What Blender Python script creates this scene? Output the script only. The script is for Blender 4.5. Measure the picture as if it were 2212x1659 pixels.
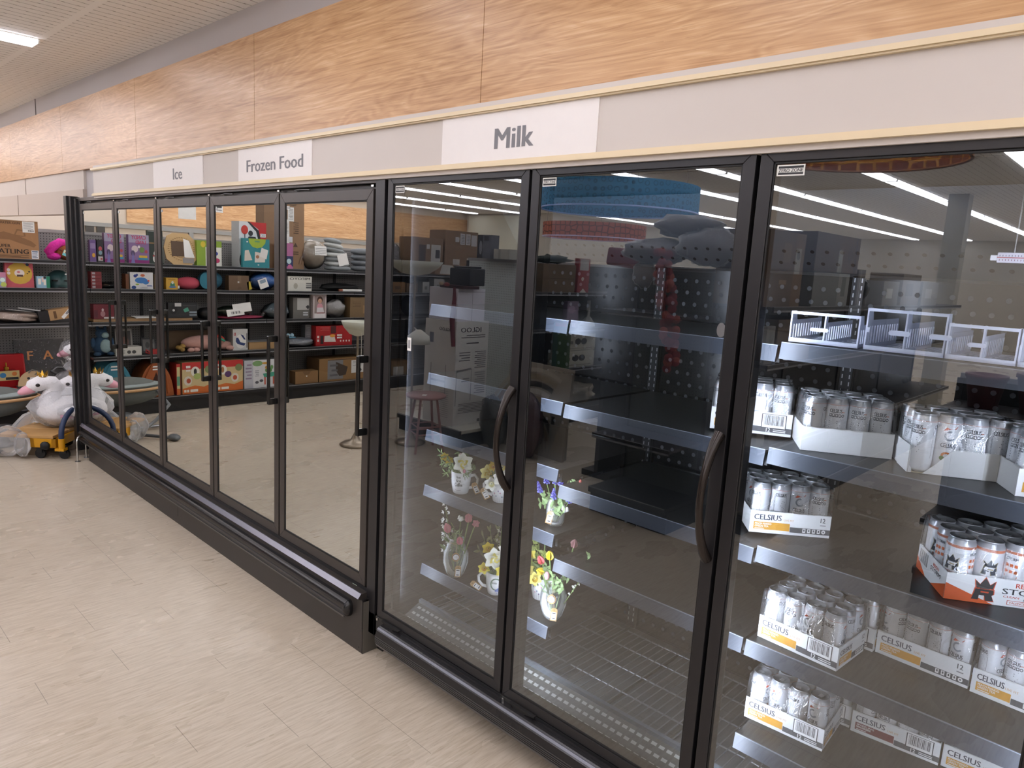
import bpy, math, random
from mathutils import Matrix, Vector
random.seed(7)
for o in list(bpy.data.objects): bpy.data.objects.remove(o)
SC = bpy.context.scene
COL = SC.collection
R = math.radians
PI = math.pi

# ---------------------------------------------------------------- camera, world, exposure
def make_camera():
    yaw, pit, rol = R(43.24018551), R(9.54711838), R(3.22153486)
    fw = Vector((-math.sin(yaw)*math.cos(pit), math.cos(yaw)*math.cos(pit), -math.sin(pit)))
    rt = Vector((math.cos(yaw), math.sin(yaw), 0)); up = rt.cross(fw)
    r2 = rt*math.cos(rol) + up*math.sin(rol); u2 = -rt*math.sin(rol) + up*math.cos(rol)
    cam = bpy.data.cameras.new('camera'); ob = bpy.data.objects.new('camera', cam); COL.objects.link(ob)
    m = Matrix(((r2.x, u2.x, -fw.x, 2.50918502), (r2.y, u2.y, -fw.y, -1.77838975), (r2.z, u2.z, -fw.z, 1.77631819), (0, 0, 0, 1)))
    ob.matrix_world = m
    cam.sensor_width = 36; cam.lens = 36*1539.104/2212; cam.clip_start = .05; cam.clip_end = 100
    SC.camera = ob
make_camera()
SC.view_settings.view_transform = 'Standard'; SC.view_settings.look = 'None'
SC.view_settings.gamma = 1; SC.view_settings.use_curve_mapping = False
SC.view_settings.exposure = 0.0
LAMP = 15.0          # radiance of the ceiling strips
LED = 66.0           # radiance of the cooler's mullion strips
w = bpy.data.worlds.new('world'); SC.world = w; w.use_nodes = True
w.node_tree.nodes['Background'].inputs[0].default_value = (.9, .93, 1, 1)
w.node_tree.nodes['Background'].inputs[1].default_value = .25

# ---------------------------------------------------------------- materials
def lin(h):
    h = h.lstrip('#'); h = h if len(h) == 6 else ''.join(q*2 for q in h); c = [int(h[i:i+2], 16)/255 for i in (0, 2, 4)]
    return tuple(((x+.055)/1.055)**2.4 if x > .04045 else x/12.92 for x in c)+(1,)
MC = {}
def nodes(name):
    m = bpy.data.materials.new(name); m.use_nodes = True
    return m, m.node_tree.nodes, m.node_tree.links, m.node_tree.nodes['Principled BSDF']
def mt(h, rough=.5, metal=0, var=.06, scale=30, bump=0, coat=0, alpha=1, spec=.5):
    """plain paint, card, plastic, cloth: a base colour with a little procedural unevenness"""
    k = (h, rough, metal, var, scale, bump, coat, alpha, spec)
    if k in MC: return MC[k]
    m, N, L, b = nodes('mat_'+h.strip('#'))
    b.inputs['Roughness'].default_value = rough; b.inputs['Metallic'].default_value = metal
    b.inputs['Coat Weight'].default_value = coat; b.inputs['Alpha'].default_value = alpha
    b.inputs['Specular IOR Level'].default_value = spec
    c = lin(h)
    if var:
        tc = N.new('ShaderNodeTexCoord'); n = N.new('ShaderNodeTexNoise'); n.inputs['Scale'].default_value = scale; n.inputs['Detail'].default_value = 3
        L.new(tc.outputs['Object'], n.inputs['Vector'])
        r = N.new('ShaderNodeMapRange'); r.inputs[3].default_value = 1-var; r.inputs[4].default_value = 1+var
        L.new(n.outputs['Fac'], r.inputs[0])
        v = N.new('ShaderNodeVectorMath'); v.operation = 'SCALE'; v.inputs[0].default_value = c[:3]
        L.new(r.outputs[0], v.inputs['Scale']); L.new(v.outputs[0], b.inputs['Base Color'])
        if bump:
            bp = N.new('ShaderNodeBump'); bp.inputs['Strength'].default_value = bump; bp.inputs['Distance'].default_value = .01
            L.new(n.outputs['Fac'], bp.inputs['Height']); L.new(bp.outputs[0], b.inputs['Normal'])
    else: b.inputs['Base Color'].default_value = c
    MC[k] = m; return m
def emit(h, s):
    k = ('e', h, s)
    if k in MC: return MC[k]
    m, N, L, b = nodes('lamp'); b.inputs['Base Color'].default_value = lin(h)
    b.inputs['Emission Color'].default_value = lin(h); b.inputs['Emission Strength'].default_value = s
    MC[k] = m; return m
def mth(N, L, op, a, b=None, c=None):
    n = N.new('ShaderNodeMath'); n.operation = op
    for i, x in enumerate((a, b, c)):
        if x is None: continue
        if isinstance(x, (int, float)): n.inputs[i].default_value = x
        else: L.new(x, n.inputs[i])
    return n.outputs[0]
def mixc(N, L, f, a, b):
    n = N.new('ShaderNodeMix'); n.data_type = 'RGBA'
    if isinstance(f, (int, float)): n.inputs[0].default_value = f
    else: L.new(f, n.inputs[0])
    for i, x in ((6, a), (7, b)):
        if isinstance(x, tuple): n.inputs[i].default_value = x
        else: L.new(x, n.inputs[i])
    return n.outputs[2]
def coords(N, L):
    tc = N.new('ShaderNodeTexCoord'); s = N.new('ShaderNodeSeparateXYZ'); L.new(tc.outputs['Object'], s.inputs[0])
    return tc, s.outputs
def noise(N, L, vec, scale=(1, 1, 1), s=1, detail=4, dist=0):
    mp = N.new('ShaderNodeMapping'); mp.inputs['Scale'].default_value = scale; L.new(vec, mp.inputs[0])
    n = N.new('ShaderNodeTexNoise'); n.inputs['Scale'].default_value = s; n.inputs['Detail'].default_value = detail; n.inputs['Distortion'].default_value = dist
    L.new(mp.outputs[0], n.inputs['Vector']); return n.outputs['Fac']
def ramp(N, L, f, stops):
    r = N.new('ShaderNodeValToRGB'); e = r.color_ramp.elements
    while len(e) < len(stops): e.new(.5)
    for q, (p, c) in zip(e, stops): q.position = p; q.color = c if isinstance(c, tuple) else lin(c)
    L.new(f, r.inputs[0]); return r.outputs[0]
def bumpn(N, L, h, b, strength=.2, dist=.01):
    bp = N.new('ShaderNodeBump'); bp.inputs['Strength'].default_value = strength; bp.inputs['Distance'].default_value = dist
    L.new(h, bp.inputs['Height']); L.new(bp.outputs[0], b.inputs['Normal'])
def band(N, L, v, period, off, half):
    """1 inside a thin line repeated every period"""
    f = mth(N, L, 'FRACT', mth(N, L, 'DIVIDE', mth(N, L, 'SUBTRACT', v, off-period/2), period))
    return mth(N, L, 'LESS_THAN', mth(N, L, 'ABSOLUTE', mth(N, L, 'SUBTRACT', f, .5)), half/period)
def floor_mat():
    m, N, L, b = nodes('vinyl_floor'); tc, s = coords(N, L); v = tc.outputs['Object']
    st = noise(N, L, v, (85, 8, 1), 1, 6, .4); big = noise(N, L, v, (1.4, .5, 1), 1, 3); fine = noise(N, L, v, (160, 14, 1), 1, 3)
    c = ramp(N, L, st, [(.3, '#b3a592'), (.5, '#c1b4a1'), (.7, '#cbbfae')])
    c = mixc(N, L, mth(N, L, 'MULTIPLY', mth(N, L, 'LESS_THAN', fine, .37), .35), c, lin('#9a8a76'))
    c = mixc(N, L, mth(N, L, 'MULTIPLY', big, .1), c, lin('#b8aa97'))
    sx = band(N, L, s[0], .305, -.7, .0011); sy = band(N, L, s[1], .305, -.53, .0011)
    mask = mth(N, L, 'GREATER_THAN', noise(N, L, v, (2.2, 2.2, 1), 1, 1), .5)
    seam = mth(N, L, 'MULTIPLY', mth(N, L, 'MAXIMUM', mth(N, L, 'MULTIPLY', sx, .35), sy), mask)
    c = mixc(N, L, mth(N, L, 'MULTIPLY', seam, .6), c, lin('#5d5348'))
    L.new(c, b.inputs['Base Color'])
    rr = N.new('ShaderNodeMapRange'); rr.inputs[3].default_value = .16; rr.inputs[4].default_value = .42; L.new(noise(N, L, v, (3, 1.5, 1), 1, 4), rr.inputs[0]); L.new(rr.outputs[0], b.inputs['Roughness'])
    bumpn(N, L, big, b, .05); return m
def wood_mat(name='oak_laminate', side=False):
    q = (lambda a, b, c: (b, a, c)) if side else (lambda a, b, c: (a, b, c))
    m, N, L, b = nodes(name); tc, s = coords(N, L); v = tc.outputs['Object']
    warp = noise(N, L, v, q(.9, 1, 4), 1.0, 3, .9)
    g = noise(N, L, v, q(2.0, 1, 60), 1, 6, 2.2)
    zz = s[2]
    ln = mth(N, L, 'SINE', mth(N, L, 'ADD', mth(N, L, 'MULTIPLY', zz, 150), mth(N, L, 'MULTIPLY', warp, 75)))
    big = noise(N, L, v, q(1.1, 1, 9), 1, 3, 1.2)
    f = mth(N, L, 'ADD', mth(N, L, 'ADD', mth(N, L, 'MULTIPLY', g, .6), mth(N, L, 'MULTIPLY', ln, .045)), mth(N, L, 'MULTIPLY', big, .4))
    c = ramp(N, L, f, [(.3, '#a4784f'), (.45, '#bd9368'), (.57, '#cba276'), (.72, '#dcbb93')])
    dark = mth(N, L, 'MULTIPLY', mth(N, L, 'LESS_THAN', noise(N, L, v, q(3.5, 1, 110), 1, 3, 1.5), .36), .3)
    c = mixc(N, L, dark, c, lin('#96683f'))
    L.new(c, b.inputs['Base Color']); b.inputs['Roughness'].default_value = .36; b.inputs['Specular IOR Level'].default_value = .4; bumpn(N, L, g, b, .03); return m
def ceil_mat():
    m, N, L, b = nodes('acoustic_tile'); tc, s = coords(N, L); v = tc.outputs['Object']
    row = mth(N, L, 'FLOOR', mth(N, L, 'DIVIDE', s[0], .0762))
    odd = mth(N, L, 'FRACT', mth(N, L, 'MULTIPLY', row, .5))
    gx = band(N, L, s[0], .0762, 0, .0055)
    dy = mth(N, L, 'LESS_THAN', mth(N, L, 'FRACT', mth(N, L, 'ADD', mth(N, L, 'DIVIDE', s[1], .1525), odd)), .6)
    groove = mth(N, L, 'MULTIPLY', gx, dy)
    soft = band(N, L, s[1], .1525, .02, .014)
    bar = mth(N, L, 'MAXIMUM', band(N, L, s[1], 1.22, -.4, .02), band(N, L, s[0], .61, .1, .0))
    sp = noise(N, L, v, (1, 1, 1), 120, 2)
    c = mixc(N, L, sp, lin('#f2eeea'), lin('#fbf8f4'))
    c = mixc(N, L, mth(N, L, 'MULTIPLY', soft, .18), c, lin('#fffdfa'))
    c = mixc(N, L, mth(N, L, 'MULTIPLY', groove, .8), c, lin('#8b827a'))
    c = mixc(N, L, bar, c, lin('#faf7f3'))
    L.new(c, b.inputs['Base Color']); b.inputs['Roughness'].default_value = .9; return m
def peg_mat(h, ax=(1, 2), sp=.0254, r=.17, dark='#101010'):
    k = ('peg', h, ax, sp, r)
    if k in MC: return MC[k]
    m, N, L, b = nodes('pegboard'); tc, s = coords(N, L)
    d = []
    for a in ax:
        f = mth(N, L, 'SUBTRACT', mth(N, L, 'FRACT', mth(N, L, 'DIVIDE', s[a], sp)), .5); d.append(mth(N, L, 'MULTIPLY', f, f))
    hole = mth(N, L, 'LESS_THAN', mth(N, L, 'ADD', d[0], d[1]), r*r)
    L.new(mixc(N, L, hole, lin(h), lin(dark)), b.inputs['Base Color']); b.inputs['Roughness'].default_value = .55
    MC[k] = m; return m
def glass_mat(name, n, tint, base=0.0, refl=(.95, .97, .95, 1)):
    """multi-pane door glass: every pane face reflects by Fresnel, what is left passes through"""
    m = bpy.data.materials.new(name); m.use_nodes = True; N, L = m.node_tree.nodes, m.node_tree.links
    N.remove(N['Principled BSDF']); out = N['Material Output']
    fr = N.new('ShaderNodeFresnel'); fr.inputs['IOR'].default_value = 1.5
    k = mth(N, L, 'DIVIDE', mth(N, L, 'MULTIPLY', fr.outputs[0], n), mth(N, L, 'ADD', 1, mth(N, L, 'MULTIPLY', fr.outputs[0], n-1)))
    k = mth(N, L, 'ADD', base, mth(N, L, 'MULTIPLY', k, 1-base))
    t = N.new('ShaderNodeBsdfTransparent'); t.inputs[0].default_value = tint
    g = N.new('ShaderNodeBsdfGlossy'); g.inputs['Roughness'].default_value = 0.0; g.inputs['Color'].default_value = refl
    tc, s = coords(N, L)
    bp = N.new('ShaderNodeBump'); bp.inputs['Strength'].default_value = .004; bp.inputs['Distance'].default_value = .02
    L.new(noise(N, L, tc.outputs['Object'], (3, 3, 2.2), 1, 2), bp.inputs['Height']); L.new(bp.outputs[0], g.inputs['Normal'])
    x = N.new('ShaderNodeMixShader'); L.new(k, x.inputs[0]); L.new(t.outputs[0], x.inputs[1]); L.new(g.outputs[0], x.inputs[2]); L.new(x.outputs[0], out.inputs[0])
    return m
def clear_mat(name='clear_film', h='#ffffff', a=.8, rough=.12, bump=.5, scale=18, f=1.0, gloss=True):
    """thin clear plastic or glass"""
    k = ('clr', name, h, a, rough, bump, scale, f, gloss)
    if k in MC: return MC[k]
    m = bpy.data.materials.new(name); m.use_nodes = True; N, L = m.node_tree.nodes, m.node_tree.links
    b = N['Principled BSDF']; out = N['Material Output']
    if gloss: N.remove(b); b = N.new('ShaderNodeBsdfGlossy'); b.inputs['Color'].default_value = lin(h)
    else: b.inputs['Base Color'].default_value = lin(h)
    b.inputs['Roughness'].default_value = rough
    t = N.new('ShaderNodeBsdfTransparent')
    tc, s = coords(N, L); nz = noise(N, L, tc.outputs['Object'], (1, 1, .5), scale, 4, 1.2)
    if bump: bumpn(N, L, nz, b, bump, .02)
    fr = N.new('ShaderNodeFresnel'); fr.inputs[0].default_value = 1.45
    k2 = mth(N, L, 'ADD', 1-a, mth(N, L, 'MULTIPLY', fr.outputs[0], f*.8)); 
    if bump: k2 = mth(N, L, 'ADD', k2, mth(N, L, 'MULTIPLY', mth(N, L, 'GREATER_THAN', nz, .66), .12))
    x = N.new('ShaderNodeMixShader'); L.new(mth(N, L, 'MINIMUM', k2, 1), x.inputs[0]); L.new(t.outputs[0], x.inputs[1]); L.new(b.outputs[0], x.inputs[2]); L.new(x.outputs[0], out.inputs[0])
    MC[k] = m; return m

# ---------------------------------------------------------------- mesh helpers
TXT = {}; CAP = [.72]
def text_mesh(s):
    """letter shapes of a string, cap height 1, starting at x 0"""
    if s in TXT: return TXT[s]
    cu = bpy.data.curves.new('t', 'FONT'); cu.body = s; cu.size = 1; cu.resolution_u = 2; cu.fill_mode = 'FRONT'; cu.offset = 0
    o = bpy.data.objects.new('t', cu); me = bpy.data.meshes.new_from_object(o)
    v = [(p.co.x, p.co.y) for p in me.vertices]; f = [tuple(p.vertices) for p in me.polygons]
    bpy.data.objects.remove(o); bpy.data.curves.remove(cu); bpy.data.meshes.remove(me)
    x0 = min(p[0] for p in v); x1 = max(p[0] for p in v); hh = CAP[0]
    v = [((p[0]-x0)/hh, p[1]/hh) for p in v]
    TXT[s] = (v, f, (x1-x0)/hh); return TXT[s]
class MB:
    def __init__(s): s.v = []; s.f = []; s.mi = []; s.sm = []; s.mats = []; s.T = Matrix()
    def mat(s, m):
        if m not in s.mats: s.mats.append(m)
        return s.mats.index(m)
    def add(s, vs, fs, m, smooth=False):
        b = len(s.v); T = s.T; s.v += [tuple(T @ Vector(p)) for p in vs]; i = s.mat(m)
        for f in fs: s.f.append(tuple(b+q for q in f)); s.mi.append(i); s.sm.append(smooth)
        return s
    def box(s, x0, x1, y0, y1, z0, z1, m, top=1, tx=None, ty=None):
        tx = top if tx is None else tx; ty = top if ty is None else ty
        cx, cy = (x0+x1)/2, (y0+y1)/2
        V = [(x0, y0, z0), (x1, y0, z0), (x1, y1, z0), (x0, y1, z0)]
        V += [(cx+(x-cx)*tx, cy+(y-cy)*ty, z1) for x, y, z in V]
        return s.add(V, [(3, 2, 1, 0), (4, 5, 6, 7), (0, 1, 5, 4), (1, 2, 6, 5), (2, 3, 7, 6), (3, 0, 4, 7)], m)
    def cyl(s, p0, p1, r0, m, r1=None, n=14, smooth=True): return s.tube([p0, p1], [r0, r0 if r1 is None else r1], m, n, smooth)
    def tube(s, path, r, m, n=8, smooth=True, caps=True, closed=False):
        P = [Vector(p) for p in path]; k = len(P)
        if not isinstance(r, (list, tuple)): r = [r]*k
        V = []; F = []; u = None
        for i, p in enumerate(P):
            if closed: d = P[(i+1) % k]-P[i-1]
            else: d = P[min(i+1, k-1)]-P[max(i-1, 0)]
            d.normalize()
            if u is None:
                u = d.orthogonal().normalized()
            else:
                u = u-d*u.dot(d)
                u = u.normalized() if u.length > 1e-6 else d.orthogonal().normalized()
            w_ = d.cross(u)
            for j in range(n):
                a = 2*PI*j/n; V.append(p+(u*math.cos(a)+w_*math.sin(a))*r[i])
        for i in range(k if closed else k-1):
            for j in range(n):
                a = i*n+j; b = i*n+(j+1) % n; c = ((i+1) % k)*n+(j+1) % n; d = ((i+1) % k)*n+j; F.append((a, b, c, d))
        s.add(V, F, m, smooth)
        if caps and not closed: s.add(V[:n], [tuple(range(n))[::-1]], m); s.add(V[-n:], [tuple(range(n))], m)
        return s
    def lathe(s, prof, m, c=(0, 0, 0), n=24, sx=1, sy=1, a0=0, a1=2*PI):
        full = abs(a1-a0-2*PI) < 1e-6; k = n if full else n+1; V = []; F = []
        for r, z in prof:
            for j in range(k):
                a = a0+(a1-a0)*j/n; V.append((c[0]+r*math.cos(a)*sx, c[1]+r*math.sin(a)*sy, c[2]+z))
        for i in range(len(prof)-1):
            for j in range(n):
                j2 = (j+1) % k; F.append((i*k+j, i*k+j2, (i+1)*k+j2, (i+1)*k+j))
        return s.add(V, F, m, True)
    def ell(s, c, r, m, n=16, rot=None, wob=0, seed=0, flat=None):
        rnd = random.Random(seed); V = []; F = []; h = n//2; ph = [rnd.uniform(0, 6) for _ in range(6)]
        Q = rot.to_3x3() if rot else None
        for i in range(h+1):
            t = PI*i/h
            for j in range(n):
                a = 2*PI*j/n; d = Vector((math.sin(t)*math.cos(a), math.sin(t)*math.sin(a), math.cos(t)))
                k = 1+wob*(math.sin(3*d.x*2+ph[0])*math.sin(4*d.y*2+ph[1])+.6*math.sin(7*d.z+ph[2]+3*d.x)+.5*math.sin(11*d.y+ph[3])*math.sin(9*d.z+ph[4]))
                p = Vector((d.x*r[0]*k, d.y*r[1]*k, d.z*r[2]*k))
                if flat is not None and p.z < flat: p.z = flat
                if Q: p = Q @ p
                V.append(Vector(c)+p)
        for i in range(h):
            for j in range(n): F.append((i*n+j, (i+1)*n+j, (i+1)*n+(j+1) % n, i*n+(j+1) % n))
        return s.add(V, F, m, True)
    def prism(s, poly, a0, a1, m, plane='xz'):
        n = len(poly)
        def pt(p, a): return (p[0], a, p[1]) if plane == 'xz' else ((p[0], p[1], a) if plane == 'xy' else (a, p[0], p[1]))
        V = [pt(p, a0) for p in poly]+[pt(p, a1) for p in poly]
        return s.add(V, [tuple(range(n)), tuple(range(2*n-1, n-1, -1))]+[(i, i+n, (i+1) % n+n, (i+1) % n) for i in range(n)], m)
    def face(s, poly, y, m): # flat patch in a front (x,z) plane
        return s.add([(p[0], y, p[1]) for p in poly], [tuple(range(len(poly)))], m)
    def rect(s, x0, x1, z0, z1, y, m): return s.face([(x0, z0), (x1, z0), (x1, z1), (x0, z1)], y, m)
    def disc(s, x, z, rx, rz, y, m, n=16): return s.face([(x+rx*math.cos(2*PI*i/n), z+rz*math.sin(2*PI*i/n)) for i in range(n)], y, m)
    def ring(s, x, z, r0, r1, y, m, n=20, a0=0, a1=2*PI):
        V = []; 
        for i in range(n+1):
            a = a0+(a1-a0)*i/n; V += [(x+r0*math.cos(a), y, z+r0*math.sin(a)), (x+r1*math.cos(a), y, z+r1*math.sin(a))]
        return s.add(V, [(2*i, 2*i+1, 2*i+3, 2*i+2) for i in range(n)], m)
    def text(s, t, x, z, h, y, m, ctr=True, wx=1, w=None, bold=.03):
        v, f, W = text_mesh(t); k = h*wx if w is None else w/W
        ox = x-W*k/2 if ctr else x
        for i, d in enumerate((0, -bold, bold) if bold else (0,)): s.add([(ox+p[0]*k+d*h, y-i*2e-5, z+p[1]*h) for p in v], f, m)
        return s
    def build(s, name, parent=None, loc=(0, 0, 0), rz=0, bevel=0, kind=None):
        me = bpy.data.meshes.new(name); me.from_pydata([tuple(p) for p in s.v], [], s.f)
        for m in s.mats: me.materials.append(m)
        me.polygons.foreach_set('material_index', s.mi); me.polygons.foreach_set('use_smooth', s.sm); me.update()
        o = bpy.data.objects.new(name, me); COL.objects.link(o); o.location = loc; o.rotation_euler = (0, 0, rz)
        if parent: o.parent = parent
        if bevel:
            b = o.modifiers.new('bevel', 'BEVEL'); b.width = bevel; b.segments = 2; b.limit_method = 'ANGLE'; b.angle_limit = R(40)
        if kind: o['kind'] = kind
        return o
v_, f_, w_ = text_mesh('E'); CAP[0] = .72*max(p[1] for p in v_); TXT.clear()
def rotm(a, axis): return Matrix.Rotation(R(a), 4, axis)
def thing(name, label, cat, loc=(0, 0, 0), rz=0, group=None):
    o = bpy.data.objects.new(name, None); COL.objects.link(o); o.location = loc; o.rotation_euler = (0, 0, rz); o.empty_display_size = .05
    return tag(o, label, cat, group)
def tag(o, label, cat, group=None):
    o['label'] = label; o['category'] = cat
    if group: o['group'] = group
    return o
def dup(root, loc, rz, label, group=None):
    r = root.copy(); COL.objects.link(r); r.location = loc; r.rotation_euler = (0, 0, rz); r['label'] = label
    if group: r['group'] = group
    for ch in list(root.children):
        c = ch.copy(); COL.objects.link(c); c.parent = r
        for g in ch.children:
            d = g.copy(); COL.objects.link(d); d.parent = c
    return r
ORD = ['first', 'second', 'third', 'fourth', 'fifth', 'sixth', 'seventh', 'eighth', 'ninth', 'tenth', 'eleventh', 'twelfth']
BLK = mt('#1b1b1d', .38, .0, .05); BLK2 = mt('#2c2b2c', .42, .0, .06); FRAME = mt('#312e2d', .36, .25, .05); FRAME2 = mt('#242325', .34, .2, .05)
RUB = mt('#0c0c0d', .6); CHROME = mt('#c9c9c6', .18, 1, .05); STEEL = mt('#8f9092', .3, 1, .08); WHITE = mt('#ecebe6', .5); PAPER = mt('#f2f1ee', .7); CARD = mt('#9a7650', .75, 0, .08); CARDL = mt('#b48e62', .75, 0, .08); CARDD = mt('#6e5238', .75); INK = mt('#2b2b2e', .6); GREY = mt('#8a8a8c', .5)
FILM = clear_mat('clear_film', '#ffffff', .97, .12, .6, 26, 1.2); FILM2 = clear_mat('cloudy_film', '#f4f4f4', .8, .25, .8, 14, 1, False)

FILM_ = FILM
# ---------------------------------------------------------------- the shell
CZ = 3.03
XL, XR, YF, YD = -12.0, 6.5, -11.5, -20.0
def shell():
    m = MB(); m.box(XL-.2, XR+.2, YD-.2, 3.4, -.12, 0, floor_mat()); m.build('floor', kind='structure')
    m = MB(); m.box(XL-.2, XR+.2, YD-.2, 3.4, CZ, CZ+.1, ceil_mat()); m.build('ceiling', kind='structure')
    beige = mt('#cbc1b8', .7, 0, .03, 4); grey = mt('#b9b3b2', .75, 0, .04, 2); beige2 = mt('#c0b2a6', .7, 0, .03, 4); woodm = wood_mat()
    m = MB(); m.box(XL, XR, .12, .2, 2.1, CZ, grey); m.box(2.52, XR, .12, .2, 0, 2.1, beige)
    m.box(-4.25, -4.15, .3, 1.0, 0, 2.1, beige); m.box(-4.15, 2.52, 1.0, 1.08, 0, 2.6, beige)
    m.box(XL, -4.12, .1, .12, 2.18, 2.33, beige); m.box(XL, -4.12, .09, .2, 1.985, 2.18, beige2)
    for x in (-5.92, -8.4): m.box(x-.003, x+.003, .0965, .1, 2.18, 2.33, mt('#8b7d70', .8))
    for x in (-6.2, -9.2): m.box(x-.003, x+.003, .0865, .09, 1.985, 2.18, mt('#8b7d70', .8))
    for x in (-5.5,): m.box(x-.004, x+.004, .115, .12, 2.87, CZ, mt('#6e6764', .8))
    m.build('wall_back', kind='structure')
    xs = [XL, -9.96, -8.15, -6.37, -4.62, -2.9, -1.2, .52, 2.25, 3.97, XR]
    for a, b in zip(xs[:-1], xs[1:]):
        m = MB(); m.box(a+.0015, b-.0015, .085, .12, 2.33, 2.87, woodm); m.build('trim_1', kind='structure')
    m = MB()
    m.box(XL-.1, XL, YF, 3.3, 0, CZ, mt('#c2b6a8', .7, 0, .03, 4)); m.build('wall_left', kind='structure')
    m = MB(); m.box(XL, XL+.03, YF, -3.0, 2.14, 2.87, wood_mat('oak_laminate_side', True)); o = m.build('trim_2', kind='structure')
    m = MB(); m.box(XL, XL+.05, -9, -2.1, 2.03, 2.1, mt('#8d8d8b', .5, .3)); m.box(XL, XL+.05, -4.2, -4.12, 0, 2.03, mt('#8d8d8b', .5, .3)); m.build('trim_3', kind='structure')
    for k, y in enumerate((-2.37, -2.55)):
        m = MB(); m.box(XL, XL+.04, y-.07, y+.06, 1.0, 2.07, mt('#3a3632', .3)); m.build('window_%d' % (k+1), kind='structure')
    m = MB(); fm = mt('#c9c3b8', .7, 0, .03, 4); m.box(XL, -9.0, YF-.1, YF, 0, CZ, fm); m.box(-9.1, -9.0, YD, YF-.1, 0, CZ, fm); m.box(-9.1, XR, YD-.1, YD, 0, CZ, fm); m.build('wall_front', kind='structure')
    m = MB(); m.box(XL+.15, XL+2.0, YF, YF+.05, 2.07, 2.98, mt('#e3e2d0', .7)); m.box(XL+.15, XL+2.0, YF, YF+.07, 2.03, 2.07, mt('#b9b7a8', .6)); m.box(XL+.15, XL+2, YF, YF+.03, .4, 2.03, mt('#5c635f', .3)); m.build('window_3', kind='structure')
    m = MB(); m.box(XR, XR+.1, YD, 3.3, 0, CZ, mt('#c9c3b8', .7, 0, .03, 4)); m.build('wall_right', kind='structure')
    # bright recess left of the freezers, seen over the shelving
    m = MB(); wh = mt('#f1f0ea', .55, 0, .02); ln = mt('#cfcdc4', .6)
    m.box(XL, -4.25, 3.2, 3.3, 0, CZ, wh)
    for i in range(16): m.box(XL, -4.25, 3.19, 3.2, .3+i*.16, .312+i*.16, ln)
    m.box(-4.25, -4.15, 1.0, 3.3, 0, CZ, wh); m.build('wall_recess', kind='structure')
    # sign band over the cases
    m = MB(); bd = mt('#c9c1ba', .65, 0, .02, 5); cr = mt('#dccaa8', .45, 0, .02)
    m.box(-3.505, XR, -.012, .12, 2.085, 2.316, bd); m.build('trim_4', kind='structure')
    m = MB()
    for z0, z1, y in ((2.283, 2.296, -.03), (2.278, 2.283, -.024), (2.1, 2.112, -.026), (2.112, 2.119, -.02)): m.box(-3.51, XR, y, -.012, z0, z1, cr)
    m.build('trim_5', kind='structure')
shell()

# ---------------------------------------------------------------- ceiling strip lights
LAMPM = emit('#f6f5ff', LAMP)
def strip(x, y0, y1, label):
    t = thing('ceiling_strip_light', label, 'ceiling light', (x, (y0+y1)/2, CZ), 0, 'strip lights in long ceiling rows'); l = (y0-y1)/2
    m = MB(); wm = mt('#efeee8', .4); m.box(-.088, .088, -l, l, -.004, 0, wm); m.box(-.08, .08, -l+.002, -l+.012, -.026, -.004, wm); m.box(-.08, .08, l-.012, l-.002, -.026, -.004, wm); m.build('housing', t)
    m = MB(); m.prism([(-.08, -.004), (-.08, -.014), (-.066, -.026), (.066, -.026), (.08, -.014), (.08, -.004)], -l+.012, l-.012, LAMPM); m.build('diffuser', t)  # lens shaped to hang below the ceiling so its sides light the tiles
rows = [5.8, 4.27, 2.71, 1.12, -.38, -1.96, -3.2, -5.15, -6.65, -8.15, -9.8, -11.4]
for i, x in enumerate(rows):
    y = -1.62 if i == 5 else -.4; k = 0
    e = -11.3 if x < -9 else -19.8
    while y > e+.3:
        l = 2.44 if y-2.44 > e else y-e
        strip(x, y, y-l+.02, 'strip light, %s from the freezer wall, %s ceiling row from the left wall' % (ORD[k], ORD[len(rows)-1-i])); y -= l; k += 1
for i, x in enumerate((-5.0, -6.0, -7.0, -8.0, -9.0, -10.0, -11.0)):  # unseen lamps added, rows doubled to brighten the recess wall
    strip(x, 2.9, .5, 'unseen strip light added to brighten the recess at far left, %s from the freezers' % ORD[i])
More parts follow.
